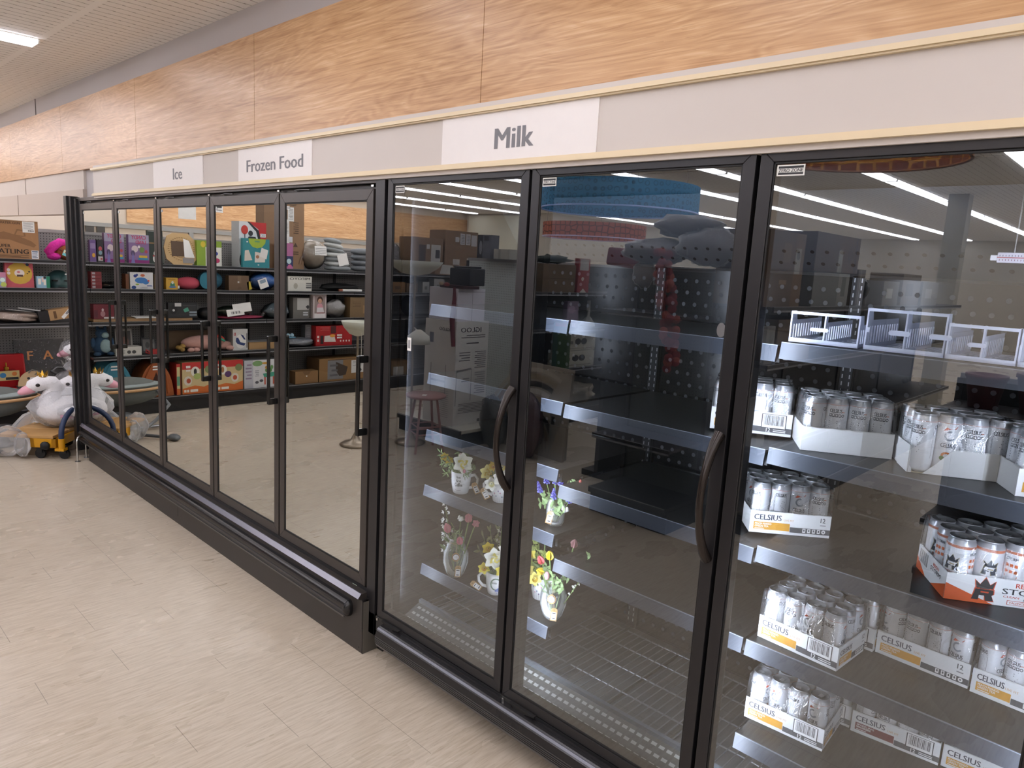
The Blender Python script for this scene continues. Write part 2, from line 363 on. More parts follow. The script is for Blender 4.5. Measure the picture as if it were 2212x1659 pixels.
# ---------------------------------------------------------------- glass door cases
GL_F = glass_mat('freezer_door_glass', 6, (.16, .17, .17, 1), .52, (.92, .94, .9, 1))
GL_C = glass_mat('cooler_door_glass', 3.8, (.78, .81, .82, 1), .02, (.9, .93, .93, 1))
EDGE = clear_mat('glass_edge', '#9fb0aa', .9, .1, 0)
def zz_sticker(m, x, z, w_, h):
    y = -.0015
    m.rect(x, x+w_, z-h, z, y, mt('#d9d9d4', .6)); m.rect(x+.05*w_, x+.95*w_, z-h*.32, z-h*.12, y-.0002, INK); m.rect(x+.05*w_, x+.95*w_, z-h*.88, z-h*.7, y-.0002, INK)
    m.text('ZERO ZONE', x+w_/2, z-h*.66, h*.3, y-.0004, INK, w=w_*.88)
def door_frame(w_, z0, z1, st, mat_):
    """four mitred profiles with a glazing bead, local x 0..w, front at y 0"""
    m = MB(); d = .045
    for i in range(4):
        pts = [[(0, z0), (w_, z0), (w_-st, z0+st), (st, z0+st)], [(w_, z0), (w_, z1), (w_-st, z1-st), (w_-st, z0+st)], [(w_, z1), (0, z1), (st, z1-st), (w_-st, z1-st)], [(0, z1), (0, z0), (st, z0+st), (st, z1-st)]][i]
        m.prism(pts, 0, d, mat_)
    for a, b, c, e in ((st, w_-st, z0+st, z0+st+.006), (st, w_-st, z1-st-.006, z1-st), (st, st+.005, z0+st, z1-st), (w_-st-.005, w_-st, z0+st, z1-st)): m.box(a, b, .003, d-.005, c, e, RUB)
    for a, b, c, e in ((.004, w_-.004, z0+.004, z1-.004),): # magnetic gasket behind the frame
        for q in ((a, a+.02, c, e), (b-.02, b, c, e), (a, b, c, c+.02), (a, b, e-.02, e)): m.box(q[0], q[1], d, d+.012, q[2], q[3], RUB)
    return m
def pane(w_, z0, z1, st, gm):
    m = MB(); x0, x1, a, b = st+.004, w_-st-.004, z0+st+.004, z1-st-.004
    m.add([(x0, .006, a), (x1, .006, a), (x1, .006, b), (x0, .006, b)], [(0, 1, 2, 3)], gm)
    i = .012
    m.add([(x0, .006, a), (x1, .006, a), (x1, .006, b), (x0, .006, b), (x0, .03, a), (x1, .03, a), (x1, .03, b), (x0, .03, b)], [(0, 4, 5, 1), (1, 5, 6, 2), (2, 6, 7, 3), (3, 7, 4, 0)], RUB)
    return m
def freezer():
    t = thing('glass_door_freezer', 'long black five-door upright freezer with mirror-like glass, under the Ice and Frozen Food signs', 'freezer')
    FR = mt('#3d3835', .36, .25, .05)
    # cabinet: sides, back, top, dark liner
    m = MB(); m.box(-4.09, -4.03, .02, .97, .05, 2.1, BLK); m.box(.02, .07, .06, .97, .02, 2.09, BLK); m.box(.031, .072, .0, .06, .1, .2, FRAME2); m.box(.031, .072, .05, .06, 0, .1, BLK); m.box(-4.03, .02, .93, .97, .05, 2.1, BLK); m.box(-4.03, .02, .06, .93, 2.06, 2.1, BLK); m.box(-4.03, .02, .06, .93, .05, .3, BLK)
    for z in (.62, .95, 1.28, 1.6): m.box(-4.0, 0, .25, .9, z, z+.012, mt('#55575a', .4))
    m.build('cabinet', t)
    m = MB(); m.box(-4.09, .012, .0, .06, 2.072, 2.098, FR); m.box(-4.03, .012, .03, .06, 2.03, 2.072, BLK)
    for i in range(6):
        x = -3.9+i*.78
        m.box(x-.03, x-.012, .004, .02, 2.058, 2.068, CHROME)
        if i < 5: m.tube([(x+.1, .02, 2.062), (x+.16, .012, 2.066), (x+.26, .012, 2.062)], .003, STEEL, 6)
    m.build('header_rail', t, bevel=.002)
    m = MB(); m.box(-4.11, -4.04, -.055, .03, .04, 2.112, BLK); m.box(-4.04, -3.985, -.04, .03, .1, 2.105, FRAME2); m.box(-3.985, -3.935, -.02, .03, .16, 2.09, BLK); m.box(-3.935, -3.9, .0, .03, .2, 2.08, FRAME2); m.build('end_post', t, bevel=.003)
    m = MB(); m.box(.01, .072, .0, .07, .1, 2.1, FRAME2); m.box(.072, .0735, .03, .07, .1, 2.1, RUB); m.build('centre_post', t, bevel=.002)
    # sill, lip rail, bumper with ribs, kick plate
    m = MB(); m.box(-3.935, .012, .004, .06, .26, .3, FRAME2)
    m.prism([(-.045, .262), (-.03, .282), (.004, .282), (.004, .255), (-.035, .255)], -3.985, .012, FR, 'yz')
    m.prism([(-.0465, .263), (-.031, .2835), (-.026, .2835), (-.041, .263)], -3.985, .012, mt('#8f8f9a', .25, .6), 'yz')
    m.build('sill_rail', t)
    m = MB(); m.box(-4.03, .03, -.03, .06, .115, .256, mt('#332f2d', .4, .2, .06)); m.box(.02, .03, -.035, .0, .12, .256, FRAME); m.build('lower_front_panel', t, bevel=.002)
    def bumper(x0, x1, zc, h, yb, name, par):
        m = MB(); pr = []
        for i in range(13):
            a = -PI/2+PI*i/12; pr.append((yb-.036*max(0, math.cos(a))**.6, zc+h/2*math.sin(a)))
        m.prism(pr, x0, x1, mt('#201f20', .25), 'yz')
        for k in range(5): # ribs under the nose
            z = zc-h*.05-k*h*.075; m.box(x0, x1, yb-.039+k*.0022, yb-.03, z-.0016, z+.0016, mt('#353335', .3))
        m.box(x0, x1, yb-.0362, yb-.03, zc-h*.46, zc-h*.36, mt('#4a4745', .35))
        for x, s in ((x0, -1), (x1, 1)):
            m.ell((x, yb-.004, zc), (.022, .036, h/2), mt('#19191a', .22), 14)
        m.build(name, par)
    bumper(-3.97, -.07, .188, .08, -.03, 'bumper_rail', t)
    m = MB(); m.box(-3.83, .03, -.03, .06, 0, .118, mt('#393532', .5, .1, .1, 6)); m.box(.026, .031, -.03, .06, 0, .25, mt('#5a564f', .5)); m.box(-.0, .004, -.0312, -.03, .02, .024, RUB)
    m.box(-2.03, -2.028, -.0308, -.03, .05, .11, RUB); m.build('kick_plate', t)
    m = MB(); m.rect(-.105, -.072, .262, .284, .0032, mt('#c9d8c4', .5)); m.text('ZERO ZONE', -.0885, .27, .006, .0028, INK, w=.028); o = m.build('maker_sticker', t); o['label'] = 'pale green sticker'
    for i in range(5):
        d = MB(); w_ = .768; x = -3.9+i*.78+.006
        d = door_frame(w_, .304, 2.051, .046, FR).build('door', t, (x, 0, 0), bevel=.0015)
        pane(w_, .304, 2.051, .046, GL_F).build('glass_pane', d)
        h = MB(); hx = w_-.012; p = [(hx, .0, 1.345), (hx, -.045, 1.345), (hx, -.052, 1.33), (hx, -.052, 1.03), (hx, -.045, 1.015), (hx, 0, 1.015)]
        h.box(hx-.014, hx+.006, -.052, -.04, 1.006, 1.356, mt('#151515', .2)); h.box(hx-.012, hx+.006, -.05, 0, 1.325, 1.356, mt('#151515', .2)); h.box(hx-.012, hx+.006, -.05, 0, 1.006, 1.037, mt('#151515', .2))
        h.build('handle', d, bevel=.004)
        h = MB(); h.cyl((.004, .012, .285), (.004, .012, .304), .006, CHROME, n=10); h.box(-.002, .03, .006, .03, .296, .304, mt('#3b3a38', .4)); h.build('hinge_pin', d)
        m = MB(); zz = (0, .012, 2.0); m.rect(.058, .082, 1.975, 1.99, .0045, PAPER); m.rect(.06, .08, 1.984, 1.987, .004, INK); m.rect(.06, .08, 1.978, 1.981, .004, INK); m.build('price_sticker', d)
freezer()
PX = [.0868, .8687, 1.6505, 2.4324]
SHELVES = [(.13, .895, (1.585, 1.285, 1.03, .775, .40)), (.905, 1.665, (1.588, 1.28, .975, .685)), (1.675, 2.42, (1.598, 1.29, .987, .685, .37))]
YL = .22
def cooler():
    t = thing('glass_door_cooler', 'black three-door upright cooler under the Milk sign, lit inside, holding drinks and flowers', 'cooler')
    wall = mt('#0d0e10', .22, 0, .08, 6, 0, 0, 1, .32); hole = mt('#34373b', .5); shelfm = mt('#2b2b2a', .38, .15, .06); lipm = mt('#3d424b', .42, .1, .05)
    m = MB(); m.box(.0745, .1, .07, .97, .05, 2.09, BLK); m.box(2.435, 2.48, .0, .97, .05, 2.1, BLK); m.box(.1, 2.435, .93, .97, .05, 2.1, BLK); m.box(.1, 2.435, .1, .93, 2.07, 2.1, BLK); m.box(.1, 2.435, .07, .93, .1, .13, mt('#77797a', .45, .4, .15, 20)); m.box(.1, .106, .09, .93, .13, 2.07, BLK2); m.box(2.43, 2.435, .09, .93, .13, 2.07, BLK2)
    m.build('cabinet', t)
    m = MB(); m.box(.106, 2.43, .82, .84, .19, 1.8, wall)
    for r_ in range(33):
        z = .245+r_*.047
        for c in range(46):
            x = .15+c*.05+(.012 if r_ % 2 else 0)
            if min(abs(x-q) for q in (.895, 1.67)) < .035 or x > 2.41: continue
            m.disc(x, z, .0085, .0085, .8195, hole, 8)  # mid-grey discs: light showing through the holes is put into the colour
    m.build('back_panel', t)
    m = MB(); pm = mt('#70757c', .3, .7, .05)
    m.add([(.106, .815, 1.803), (2.43, .815, 1.803), (2.43, .60, 2.065), (.106, .60, 2.065)], [(0, 1, 2, 3)], pm); m.box(.106, 2.43, .8, .82, 1.796, 1.806, RUB)
    for k in range(46):
        for q in (.13, .28):
            x = .15+k*.05+(.02 if q > .2 else 0); c = Vector((x, .815-.215*q-.0015, 1.803+.262*q-.0012)); ux = Vector((1, 0, 0)); uz = Vector((0, -.634, .773))
            m.add([c+(ux*math.cos(a*PI/4)+uz*math.sin(a*PI/4))*.0075 for a in range(8)], [tuple(range(8))], RUB)
    m.build('air_baffle', t)
    for x in (.895, 1.67):
        m = MB(); sl = mt('#b9bcc0', .3, .8); m.box(x-.02, x+.02, .8, .82, .2, 1.8, mt('#3a3c3e', .3, .7))
        for k in range(62):
            z = .23+k*.0254
            for dx in (-.012, .012): m.rect(x+dx-.002, x+dx+.002, z, z+.014, .7995, sl)
        m.build('slotted_upright', t)
    # mullions and the light strips on their inner side
    for i, x in enumerate(PX):
        m = MB(); a0, a1 = (x-.02 if i else x+.006), (x+.02 if i < 3 else x-.002); a1 = a1+.018 if i == 0 else a1; a0 = a0-.01 if i == 3 else a0; m.box(a0, a1, .06, .1, .2, 2.09, BLK); m.build('mullion', t)
        l = MB(); l.box(a0+.004, a1-.004, .1002, .1012, .26, 2.02, emit('#e2ebff', LED)); l.build('light_strip', t)
    m = MB(); m.box(.087, 2.435, .06, .09, 2.06, 2.1, BLK); m.build('top_frame_rail', t); m = MB(); m.box(.087, 2.435, .0, .1, .13, .2, BLK); m.build('bottom_frame_rail', t)
    # shelves with price rails
    for x0, x1, zs in SHELVES:
        for z in zs:
            m = MB(); m.box(x0, x1, YL, .79, z-.014, z, shelfm); m.box(x0, x0+.012, YL+.02, .8, z-.05, z-.014, shelfm); m.box(x1-.012, x1, YL+.02, .8, z-.05, z-.014, shelfm); s = m.build('shelf', t)
            m = MB(); m.prism([(YL-.012, z-.045), (YL-.004, z+.001), (YL, z+.001), (YL, z-.045)], x0, x1, lipm, 'yz'); m.box(x0, x1, YL-.004, YL, z, z+.003, mt('#767c86', .4)); m.build('price_rail', s)
    # bottom rack of wire, front grille
    for x0, x1 in ((.13, .89), (.91, 1.66), (1.68, 2.42)):
        m = MB(); wm = mt('#8d9194', .3, .6)
        for k in range(25):
            x = x0+(x1-x0)*k/24; m.tube([(x, .235, .2), (x, .77, .2)], .0022, wm, 5)
        for y in (.24, .36, .5, .64, .765): m.tube([(x0, y, .197), (x1, y, .197)], .0032, wm, 5)
        for x in (x0+.25, x0+.51): m.box(x-.008, x+.008, .235, .77, .188, .194, mt('#4b4a47', .5))
        m.build('wire_rack', t)
    m = MB(); g = mt('#54534f', .4, .3); m.box(.12, 2.42, .215, .232, .17, .222, mt('#7f8790', .35, .5)); m.prism([(.1, .15), (.215, .2), (.215, .206), (.1, .156)], .12, 2.42, g, 'yz')
    for row_ in range(3):
        y = .125+row_*.032; z = .157+(y-.1)/.115*.05+.0006
        for k in range(76): x = .14+k*.03; m.add([(x, y, z), (x+.02, y, z), (x+.02, y+.011, z+.0048), (x, y+.011, z+.0048)], [(0, 1, 2, 3)], mt('#a3a49d', .4))
    m.build('air_grille', t)
    # outside foot: bumper and recessed kick
    m = MB(); pr = [(-.03, .1), (-.043, .108), (-.05, .13), (-.05, .15), (-.043, .172), (-.025, .186), (.0, .188), (.0, .1)]
    bm = mt('#232223', .25); m.prism(pr, .15, 2.48, bm, 'yz')
    for k in range(5): z = .112+k*.008; m.box(.15, 2.48, -.0525+abs(k-3)*.001, -.045, z, z+.0035, mt('#3a3839', .3))
    m.box(.15, 2.48, -.044, -.03, .101, .11, mt('#5a5653', .35)); m.prism([(-.04, .1765), (-.033, .1825), (-.03, .1825), (-.036, .1765)], .15, 2.48, mt('#6a6b72', .3, .5), 'yz'); m.ell((.152, -.012, .144), (.02, .036, .044), bm, 14)  # paler top strip puts the bumper's thin highlight into the colour
    m.build('bumper_rail', t)
    m = MB(); m.box(.0745, 2.48, .06, .1, 0, .13, mt('#1d1c1c', .5, 0, .1)); m.build('kick_plate', t)
    for i in range(3):
        w_ = .770; x = PX[i]+.006
        d = door_frame(w_, .203, 2.099, .035, FRAME2).build('door', t, (x, 0, 0), bevel=.0015)
        pane(w_, .203, 2.099, .035, GL_C).build('glass_pane', d)
        m = MB(); hx = w_-.018; P = []; rr = []
        for k in range(15):
            u = k/14; P.append((hx-.006*math.sin(PI*u), -.004-.062*math.sin(PI*u)**.7, 1.352-.36*u)); rr.append(.016-.006*math.sin(PI*u))
        m.tube(P, rr, mt('#292320', .2, .4), 12); m.build('handle', d)
        m = MB(); m.cyl((.018, .02, 2.099), (.018, .02, 2.106), .022, BLK, n=12); m.cyl((.018, .02, 2.106), (.018, .02, 2.126), .009, BLK, n=8); m.cyl((.018, .02, 2.116), (.018, .02, 2.12), .013, BLK, n=10); m.build('hinge_bolt', d)
        m = MB(); m.box(-.004, .05, -.004, .02, .186, .202, mt('#2c2a28', .5)); m.cyl((.012, -.006, .188), (.012, -.006, .2), .006, CHROME, n=8); m.prism([(.05, .2), (.075, .184), (.105, .178), (.13, .19), (.17, .197), (.17, .202), (.05, .203)], -.012, .02, mt('#1a1919', .7)); m.build('hinge_pin', d)
        m = MB(); zz_sticker(m, .044, 2.056, .07 if i == 2 else .058, .027); o = m.build('maker_sticker', d); o.location = (0, .006, 0); o['label'] = 'small white maker sticker'
        if i == 0:
            m = MB(); m.rect(.15, .174, 1.41, 1.463, .0045, PAPER)
            for k in range(5): m.rect(.155+k*.003, .157+k*.003, 1.42, 1.453, .004, GREY)
            o = m.build('hanging_tag', d); o['label'] = 'white paper tag'
        if i == 1: m = MB(); m.disc(.72, 1.632, .013, .02, .004, clear_mat('clear_dot', '#ffffff', .6, .3, 0)); m.build('clear_dot', d)
cooler()
# ---------------------------------------------------------------- signs on the band
LET = mt('#77767a', .6)
for nm, x0, x1, s, tx0, tx1, z, h, lab in (('Ice', -2.33, -1.605, 'Ice', -2.019, -1.89, 2.161, .064, 'white sign panel reading Ice over the second and third freezer doors'),
        ('FF', -1.175, -.46, 'Frozen Food', -1.081, -.535, 2.161, .058, 'white sign panel reading Frozen Food above the freezers'),
        ('Milk', .435, 1.142, 'Milk', .71, .884, 2.157, .066, 'white sign panel reading Milk above the cooler doors')):
    m = MB(); m.box(x0, x1, -.016, -.012, 2.119, 2.278, mt('#e3dedb', .55, 0, .02)); o = m.build('sign_panel', None); tag(o, lab, 'sign', 'white department sign panels')
    W = text_mesh(s)[2]; k = (tx1-tx0)/W; x = tx0
    for wd in s.split(' '):
        ww = text_mesh(wd)[2]*k; x = x if wd == s.split(' ')[0] else tx1-ww
        m = MB(); m.text(wd, x, z, h, -.0168, LET, False, w=ww, bold=.05); m.build('lettering', o)

# ---------------------------------------------------------------- gondola shelving
SHM = mt('#38373a', .45, .1, .06); LIPM = mt('#232326', .4, .1, .05); LIPL = mt('#8f9093', .35, .3); DECK = mt('#5a5855', .5)
def gondola(name, label, loc, rz, L, D, bays, h, peg, base=.17, kick=.13, deckm=None, stop=None):
    """one-sided shelving run, front toward local -y, runs along local x from 0; bays = [(x0, x1, [shelf heights])]"""
    t = thing(name, label, 'shelving', loc, rz)
    m = MB(); m.box(0, L, D-.03, D, .05, h, peg); m.build('back_panel', t)
    m = MB(); m.box(0, L, .02, D-.03, base-.03, base, deckm or DECK); m.box(0, L, -.004, .02, base-.04, base+.002, LIPM); m.box(0, L, -.006, -.002, base-.004, base+.003, LIPL); m.build('base_deck', t)
    m = MB(); m.box(0, L, .03, .05, 0, base-.03, mt('#151517', .5)); m.box(0, L, .05, D, 0, base-.035, RUB); m.build('kick_plate', t)
    m = MB(); m.box(-.004, L+.004, D-.035, D+.004, h, h+.03, mt('#a09e9c', .5)); m.build('top_rail', t)
    xs = sorted({q for b in bays for q in b[:2]})
    for x in xs:
        m = MB(); m.box(x-.016, x+.016, D-.045, D-.025, .05, h, mt('#2e2e30', .5))
        for k in range(int((h-.1)/.05)): m.rect(x-.004, x+.004, .1+k*.05, .125+k*.05, D-.0455, RUB)
        m.build('upright', t)
    for x0, x1, zs in bays:
        for z in zs:
            m = MB(); m.box(x0+.003, x1-.003, .0, D-.05, z-.022, z, SHM); m.box(x0+.003, x1-.003, -.012, .0, z-.034, z+.002, LIPM); m.box(x0+.003, x1-.003, -.014, -.012, z-.034, z-.022, LIPL); m.box(x0+.003, x1-.003, -.0135, -.0, z+.001, z+.0035, LIPL); m.build('shelf', t)
    return t
ZS = (1.57, 1.31, .98, .63)
b0 = [(0, 1.2, ZS), (1.2, 2.4, ZS), (2.4, 3.6, ZS), (3.6, 4.8, ZS), (4.8, 5.42, ZS), (5.42, 6.3, ZS[:3])]
# local x runs +y in the world: start at y -5.85
gondola('gondola_shelving', 'long dark pegboard shelving run along the left side of the shop, stocked with toys', (-5.28, -5.85, 0), PI/2, 6.3, .48, b0, 1.83, peg_mat('#858382', (0, 2)))
GX = -5.315
def paint(m, art, w_, h, y, flip):
    """patches and words on a front face; u, v are fractions from the lower left as seen in the photo"""
    for i, a in enumerate(art):
        yy = y-.0006*(1+i*.35); k = a[0]
        if k == 'r':
            u0, v0, u1, v1, c = a[1:6]
            if flip: u0, u1 = 1-u1, 1-u0
            m.rect((u0-.5)*w_, (u1-.5)*w_, v0*h, v1*h, yy, mt(c, .55))
        elif k == 'e':
            u, v, a_, b_, c = a[1:6]; u = 1-u if flip else u; m.disc((u-.5)*w_, v*h, a_*w_, b_*h, yy, mt(c, .55))
        elif k == 'p':
            c = a[2]; pts = [((1-u if flip else u), v) for u, v in a[1]]; m.face([((u-.5)*w_, v*h) for u, v in pts], yy, mt(c, .55))
        elif k == 't':
            s, u, v, hh, c = a[1:6]; u = 1-u if flip else u; m.text(s, (u-.5)*w_, v*h, hh*h, yy-.0003, mt(c, .6), w=(a[6]*w_ if len(a) > 6 else None))
        elif k == 'l': # block of small print
            u0, v0, u1, v1, n, c = a[1:7]
            if flip: u0, u1 = 1-u1, 1-u0
            for q in range(n):
                z = v0+(v1-v0)*(q+.3)/n; e = u1-(u1-u0)*(.25 if q % 3 == 1 else .05); m.rect((u0-.5)*w_, (e-.5)*w_, z*h, (z+(v1-v0)*.4/n)*h, yy, mt(c, .6))
        elif k == 'b': # bar code
            u0, v0, u1, v1 = a[1:5]
            if flip: u0, u1 = 1-u1, 1-u0
            m.rect((u0-.5)*w_, (u1-.5)*w_, v0*h, v1*h, yy, PAPER); n = 18; r_ = random.Random(3)
            for q in range(n):
                x = u0+(u1-u0)*(.06+.88*q/n); m.rect((x-.5)*w_, (x+(u1-u0)*.02*r_.choice((1, 1, 2))-.5)*w_, (v0+(v1-v0)*.2)*h, (v1-(v1-v0)*.06)*h, yy-.0003, INK)
def carton(name, label, cat, loc, rz, w_, d, h, col, art=(), flip=False, group=None, side=None, top=None, rough=.5, tilt=0, bevel=.0015, parent=None):
    m = MB(); c = mt(col, rough)
    m.box(-w_/2, w_/2, 0, d, 0, h, c); 
    if side: e = .0004; m.add([(-w_/2-e, 0, 0), (-w_/2-e, d, 0), (-w_/2-e, d, h), (-w_/2-e, 0, h)], [(3, 2, 1, 0)], mt(side, rough)); m.add([(w_/2+e, 0, 0), (w_/2+e, d, 0), (w_/2+e, d, h), (w_/2+e, 0, h)], [(0, 1, 2, 3)], mt(side, rough))
    if top: m.add([(-w_/2, 0, h+.0004), (w_/2, 0, h+.0004), (w_/2, d, h+.0004), (-w_/2, d, h+.0004)], [(0, 1, 2, 3)], mt(top, rough))
    paint(m, art, w_, h, 0, flip)
    o = m.build(name, parent, loc, rz)
    if tilt: o.rotation_euler = (R(tilt), 0, rz)
    if label: tag(o, label, cat, group)
    return o
def G(name, label, cat, y0, y1, z, h, d, col, art=(), back=0, mir=True, **k):
    """box standing on the left shelving; y0..y1 as distance out from the glass when seen in it"""
    if mir: y0, y1 = -y1, -y0
    return carton(name, label, cat, (GX-back, (y0+y1)/2, z+.001), PI/2, y1-y0-.006, d, h, col, art, mir, **k)
def bag(name, label, cat, loc, r, col='#d8d8d6', seed=0, film=True, inner=None, wob=.1, rz=0, fm=None):
    """soft plastic-wrapped bundle: lumpy stuffing under a clear crinkled film"""
    m = MB(); rz_ = r[2]
    m.ell((0, 0, rz_), (r[0]*.93, r[1]*.93, rz_*.95), inner or mt(col, .6, 0, .15, 25, .3), 20, None, wob, seed)
    o = m.build(name, None, loc, rz); tag(o, label, cat)
    if film:
        FILM = fm or FILM_; m = MB(); m.ell((0, 0, rz_), (r[0], r[1], rz_*.98), FILM, 22, None, wob, seed)
        m.tube([(r[0]*.8, -r[1]*.3, rz_), (r[0]*1.0, -r[1]*.3, rz_*.7), (r[0]*1.1, -r[1]*.2, rz_*.3)], [.012, .016, .02], FILM, 7); m.build('plastic_wrap', o)
    return o
# --- real view, left edge (nearest the camera first)
G('toy_gun_box', 'big brown carton with large dark lettering on the top shelf at far left', 'box', -.34, .045, 1.57, .345, .14, '#a87d55', [('r', 0, .95, 1, 1, '#8d6a48'), ('t', 'WATER-GUN', .42, .9, .055, '#3a2c22'), ('p', [(.05, .62), (.3, .7), (.55, .62), (.85, .48), (.95, .38), (.9, .32), (.6, .42), (.4, .5), (.05, .5)], '#8c6644'), ('p', [(.5, .62), (.56, .78), (.72, .76), (.74, .6), (.66, .58)], '#8c6644'), ('p', [(.53, .63), (.58, .74), (.69, .73), (.7, .61)], '#a87d55'), ('t', 'SUPER', .28, .3, .075, '#2e251f'), ('t', 'GATLING', .42, .14, .12, '#2a221d', .72), ('l', .02, .03, .82, .11, 3, '#5a4634'), ('r', .68, .7, .93, .985, '#eeeeea'), ('l', .7, .78, .91, .97, 7, '#a5a5a5'), ('b', .78, .72, .92, .77), ('r', .84, .02, .985, .24, '#e6eaf0'), ('r', .85, .19, .97, .23, '#7a8496'), ('l', .85, .04, .97, .17, 4, '#4d5668')], mir=False, side='#8b6546')
# pink and brown plush
t = MB(); pk = mt('#d8309c', .9, 0, .2, 60, .6); br = mt('#96552f', .9, 0, .25, 50, .5)
t.ell((.06, .08, .08), (.11, .09, .08), br, 18, None, .04, 2); t.tube([(-.07, .05, .03), (-.1, .04, .08), (-.06, .04, .13), (.0, .05, .17), (.05, .06, .165)], [.034, .042, .044, .04, .03], pk, 12)
t.ell((-.06, .04, .035), (.06, .05, .036), pk, 14); t.ell((.05, .06, .165), (.04, .035, .035), pk, 12); t.ell((-.015, -.006, .1), (.011, .006, .009), mt('#5a2b23', .3), 10)
o = t.build('plush_toy', None, (GX-.08, .25, 1.571), PI/2); tag(o, 'pink and brown plush toy lying on the top shelf beside the big brown toy carton', 'plush toy')
m = MB(); m.T = rotm(22, 'Y'); m.box(-.03, .035, -.035, -.032, .045, .1, mt('#7fd3d8', .4)); m.rect(-.027, .032, .07, .097, -.0353, mt('#f0e3b8', .4)); m.disc(0, .08, .014, .012, -.0356, mt('#5a3a30', .4)); o2 = m.build('hang_tag', o); o2['label'] = 'turquoise and cream card tag'
G('toy_pack', 'small pastel toy pack at the far left end of the second shelf', 'box', -.36, -.225, 1.31, .135, .08, '#b6a3bd', [('r', 0, .7, 1, 1, '#c98aa6'), ('e', .8, .5, .15, .14, '#d7efe9'), ('e', .85, .2, .18, .16, '#c9d86a'), ('e', .5, .3, .2, .18, '#7fb7c9')], mir=False)
G('craft_box', 'pink and yellow craft box leaning on the second shelf left of the helmet', 'box', -.225, 0, 1.31, .235, .06, '#cf5f68', [('e', .5, .55, .46, .42, '#d8b04a'), ('e', .5, .56, .18, .15, '#efe2d8'), ('e', .47, .6, .06, .04, '#d77f7f'), ('r', .4, .42, .62, .5, '#5a4038'), ('e', .8, .9, .06, .06, '#2a3a55'), ('e', .12, .68, .06, .06, '#f2e5e0'), ('e', .12, .55, .06, .06, '#f2e5e0'), ('e', .85, .62, .04, .03, '#3a2d20'), ('e', .78, .55, .03, .02, '#3a2d20')], mir=False, tilt=-6, back=.03)
G('card_game_box', 'little pale blue and green card game box between the craft box and the helmet', 'box', .01, .12, 1.31, .108, .05, '#9cc4d8', [('r', .72, 0, 1, 1, '#2c8466'), ('r', .08, .3, .3, .8, '#f1e9dd'), ('r', .36, .5, .5, .9, '#e6c9bf'), ('r', .5, .25, .68, .7, '#f1e9dd'), ('r', .5, .8, .7, 1, '#2d2d30')], mir=False)
m = MB(); hm = mt('#33504f', .4, 0, .06)
m.lathe([(.115*math.cos(a*PI/20), .03+.135*math.sin(a*PI/20)) for a in range(0, 11)], hm, (0, .115, 0), 26, 1, 1.1); m.lathe([(.113, .0), (.115, .03)], hm, (0, .115, .0), 26, 1, 1.1)
for x in (-.06, .035): m.box(x-.02, x+.02, -.012, .03, .062, .074, RUB)
m.add([(.02, .002, .13), (.033, .004, .122), (.046, .006, .13), (.033, .006, .138)], [(0, 1, 2, 3)], WHITE)
o = m.build('bike_helmet', None, (GX-.06, .235, 1.311), PI/2); tag(o, 'dark green skate helmet with two slots on the second shelf by the freezer end', 'helmet')
m = MB(); m.tube([(-.06, .02, .012), (0, -.03, .004), (.06, -.05, -.02), (.09, .0, .01)], .005, RUB, 6); m.build('strap', o)
bag('bagged_clothes', 'clear plastic bag of pale clothes with papers on the third shelf at the far left', 'bag', (GX-.14, -.14, .981), (.22, .13, .055), '#c9b6a8', 5, rz=PI/2, wob=.16)
for i, (y, a, z) in enumerate(((-.12, 12, 1.09), (-.03, -20, 1.1))):
    m = MB(); m.T = rotm(a, 'Z') @ rotm(8, 'Y'); m.box(-.09, .09, -.04, .04, 0, .003, PAPER); o = m.build('paper_sheet', None, (GX-.13, y, z), PI/2); tag(o, ['white paper sheet lying on the bag of pale clothes, third shelf far left', 'folded white paper on the right end of the bag of pale clothes'][i], 'paper', 'papers on the clothes bag')
m = MB(); m.T = rotm(-9, 'Y'); m.box(-.09, .24, 0, .12, 0, .1, CARDL); m.box(-.175, -.0905, -.001, .121, -.001, .101, mt('#1d1c1e', .5)); m.T = m.T @ Matrix.Translation((-.04, -.001, .05)); m.rect(-.012, .012, -.035, .035, 0, mt('#6b4d30', .7)); m.T = m.T @ Matrix.Translation((.1, -.0005, .0)) @ rotm(-42, 'Y'); m.rect(-.06, .06, -.015, .015, 0, PAPER); m.rect(-.01, .052, -.01, .01, -.0005, GREY)
o = m.build('shoe_box', None, (GX-.03, .2, 1.012), PI/2); tag(o, 'brown shoe box with black lid end tilted on the third shelf by the freezer', 'box')
# --- the rest, seen in the freezer doors. top shelf
T = 1.571
for i, (a, b, lab) in enumerate(((.58, .765, 'purple board game box with pink title on the top shelf, nearer the freezers'), (.80, 1.0, 'purple board game box with pink title on the top shelf, farther from the freezers'))):
    G('board_game_box', lab, 'board game', a, b, T, .285, .06, '#8a6f9e', [('r', 0, .72, 1, 1, '#a9a3c0'), ('t', 'CANDY', .5, .84, .13, '#c23a6a', .7), ('t', 'LAND', .6, .68, .12, '#c23a6a', .5), ('e', .3, .5, .16, .12, '#d9c9cf'), ('e', .65, .48, .13, .1, '#6f8a4a'), ('e', .2, .35, .1, .1, '#584a6d'), ('r', .5, .2, .9, .28, '#d8b23c'), ('r', .45, .12, .95, .2, '#3f8fb3'), ('r', 0, 0, 1, .12, '#8a2e78'), ('p', [(.1, 0), (.2, .4), (.3, 0)], '#7f78b8'), ('e', .85, .42, .07, .06, '#b24a5c'), ('e', .5, .58, .06, .05, '#efe6e8')], group='two candy board games')
G('craft_pack', 'slim violet craft pack at the freezer end of the top shelf', 'box', .45, .51, T, .21, .05, '#6f5590', [('r', .1, .6, .9, .85, '#9c86b8'), ('e', .6, .3, .25, .1, '#d8a23a')])
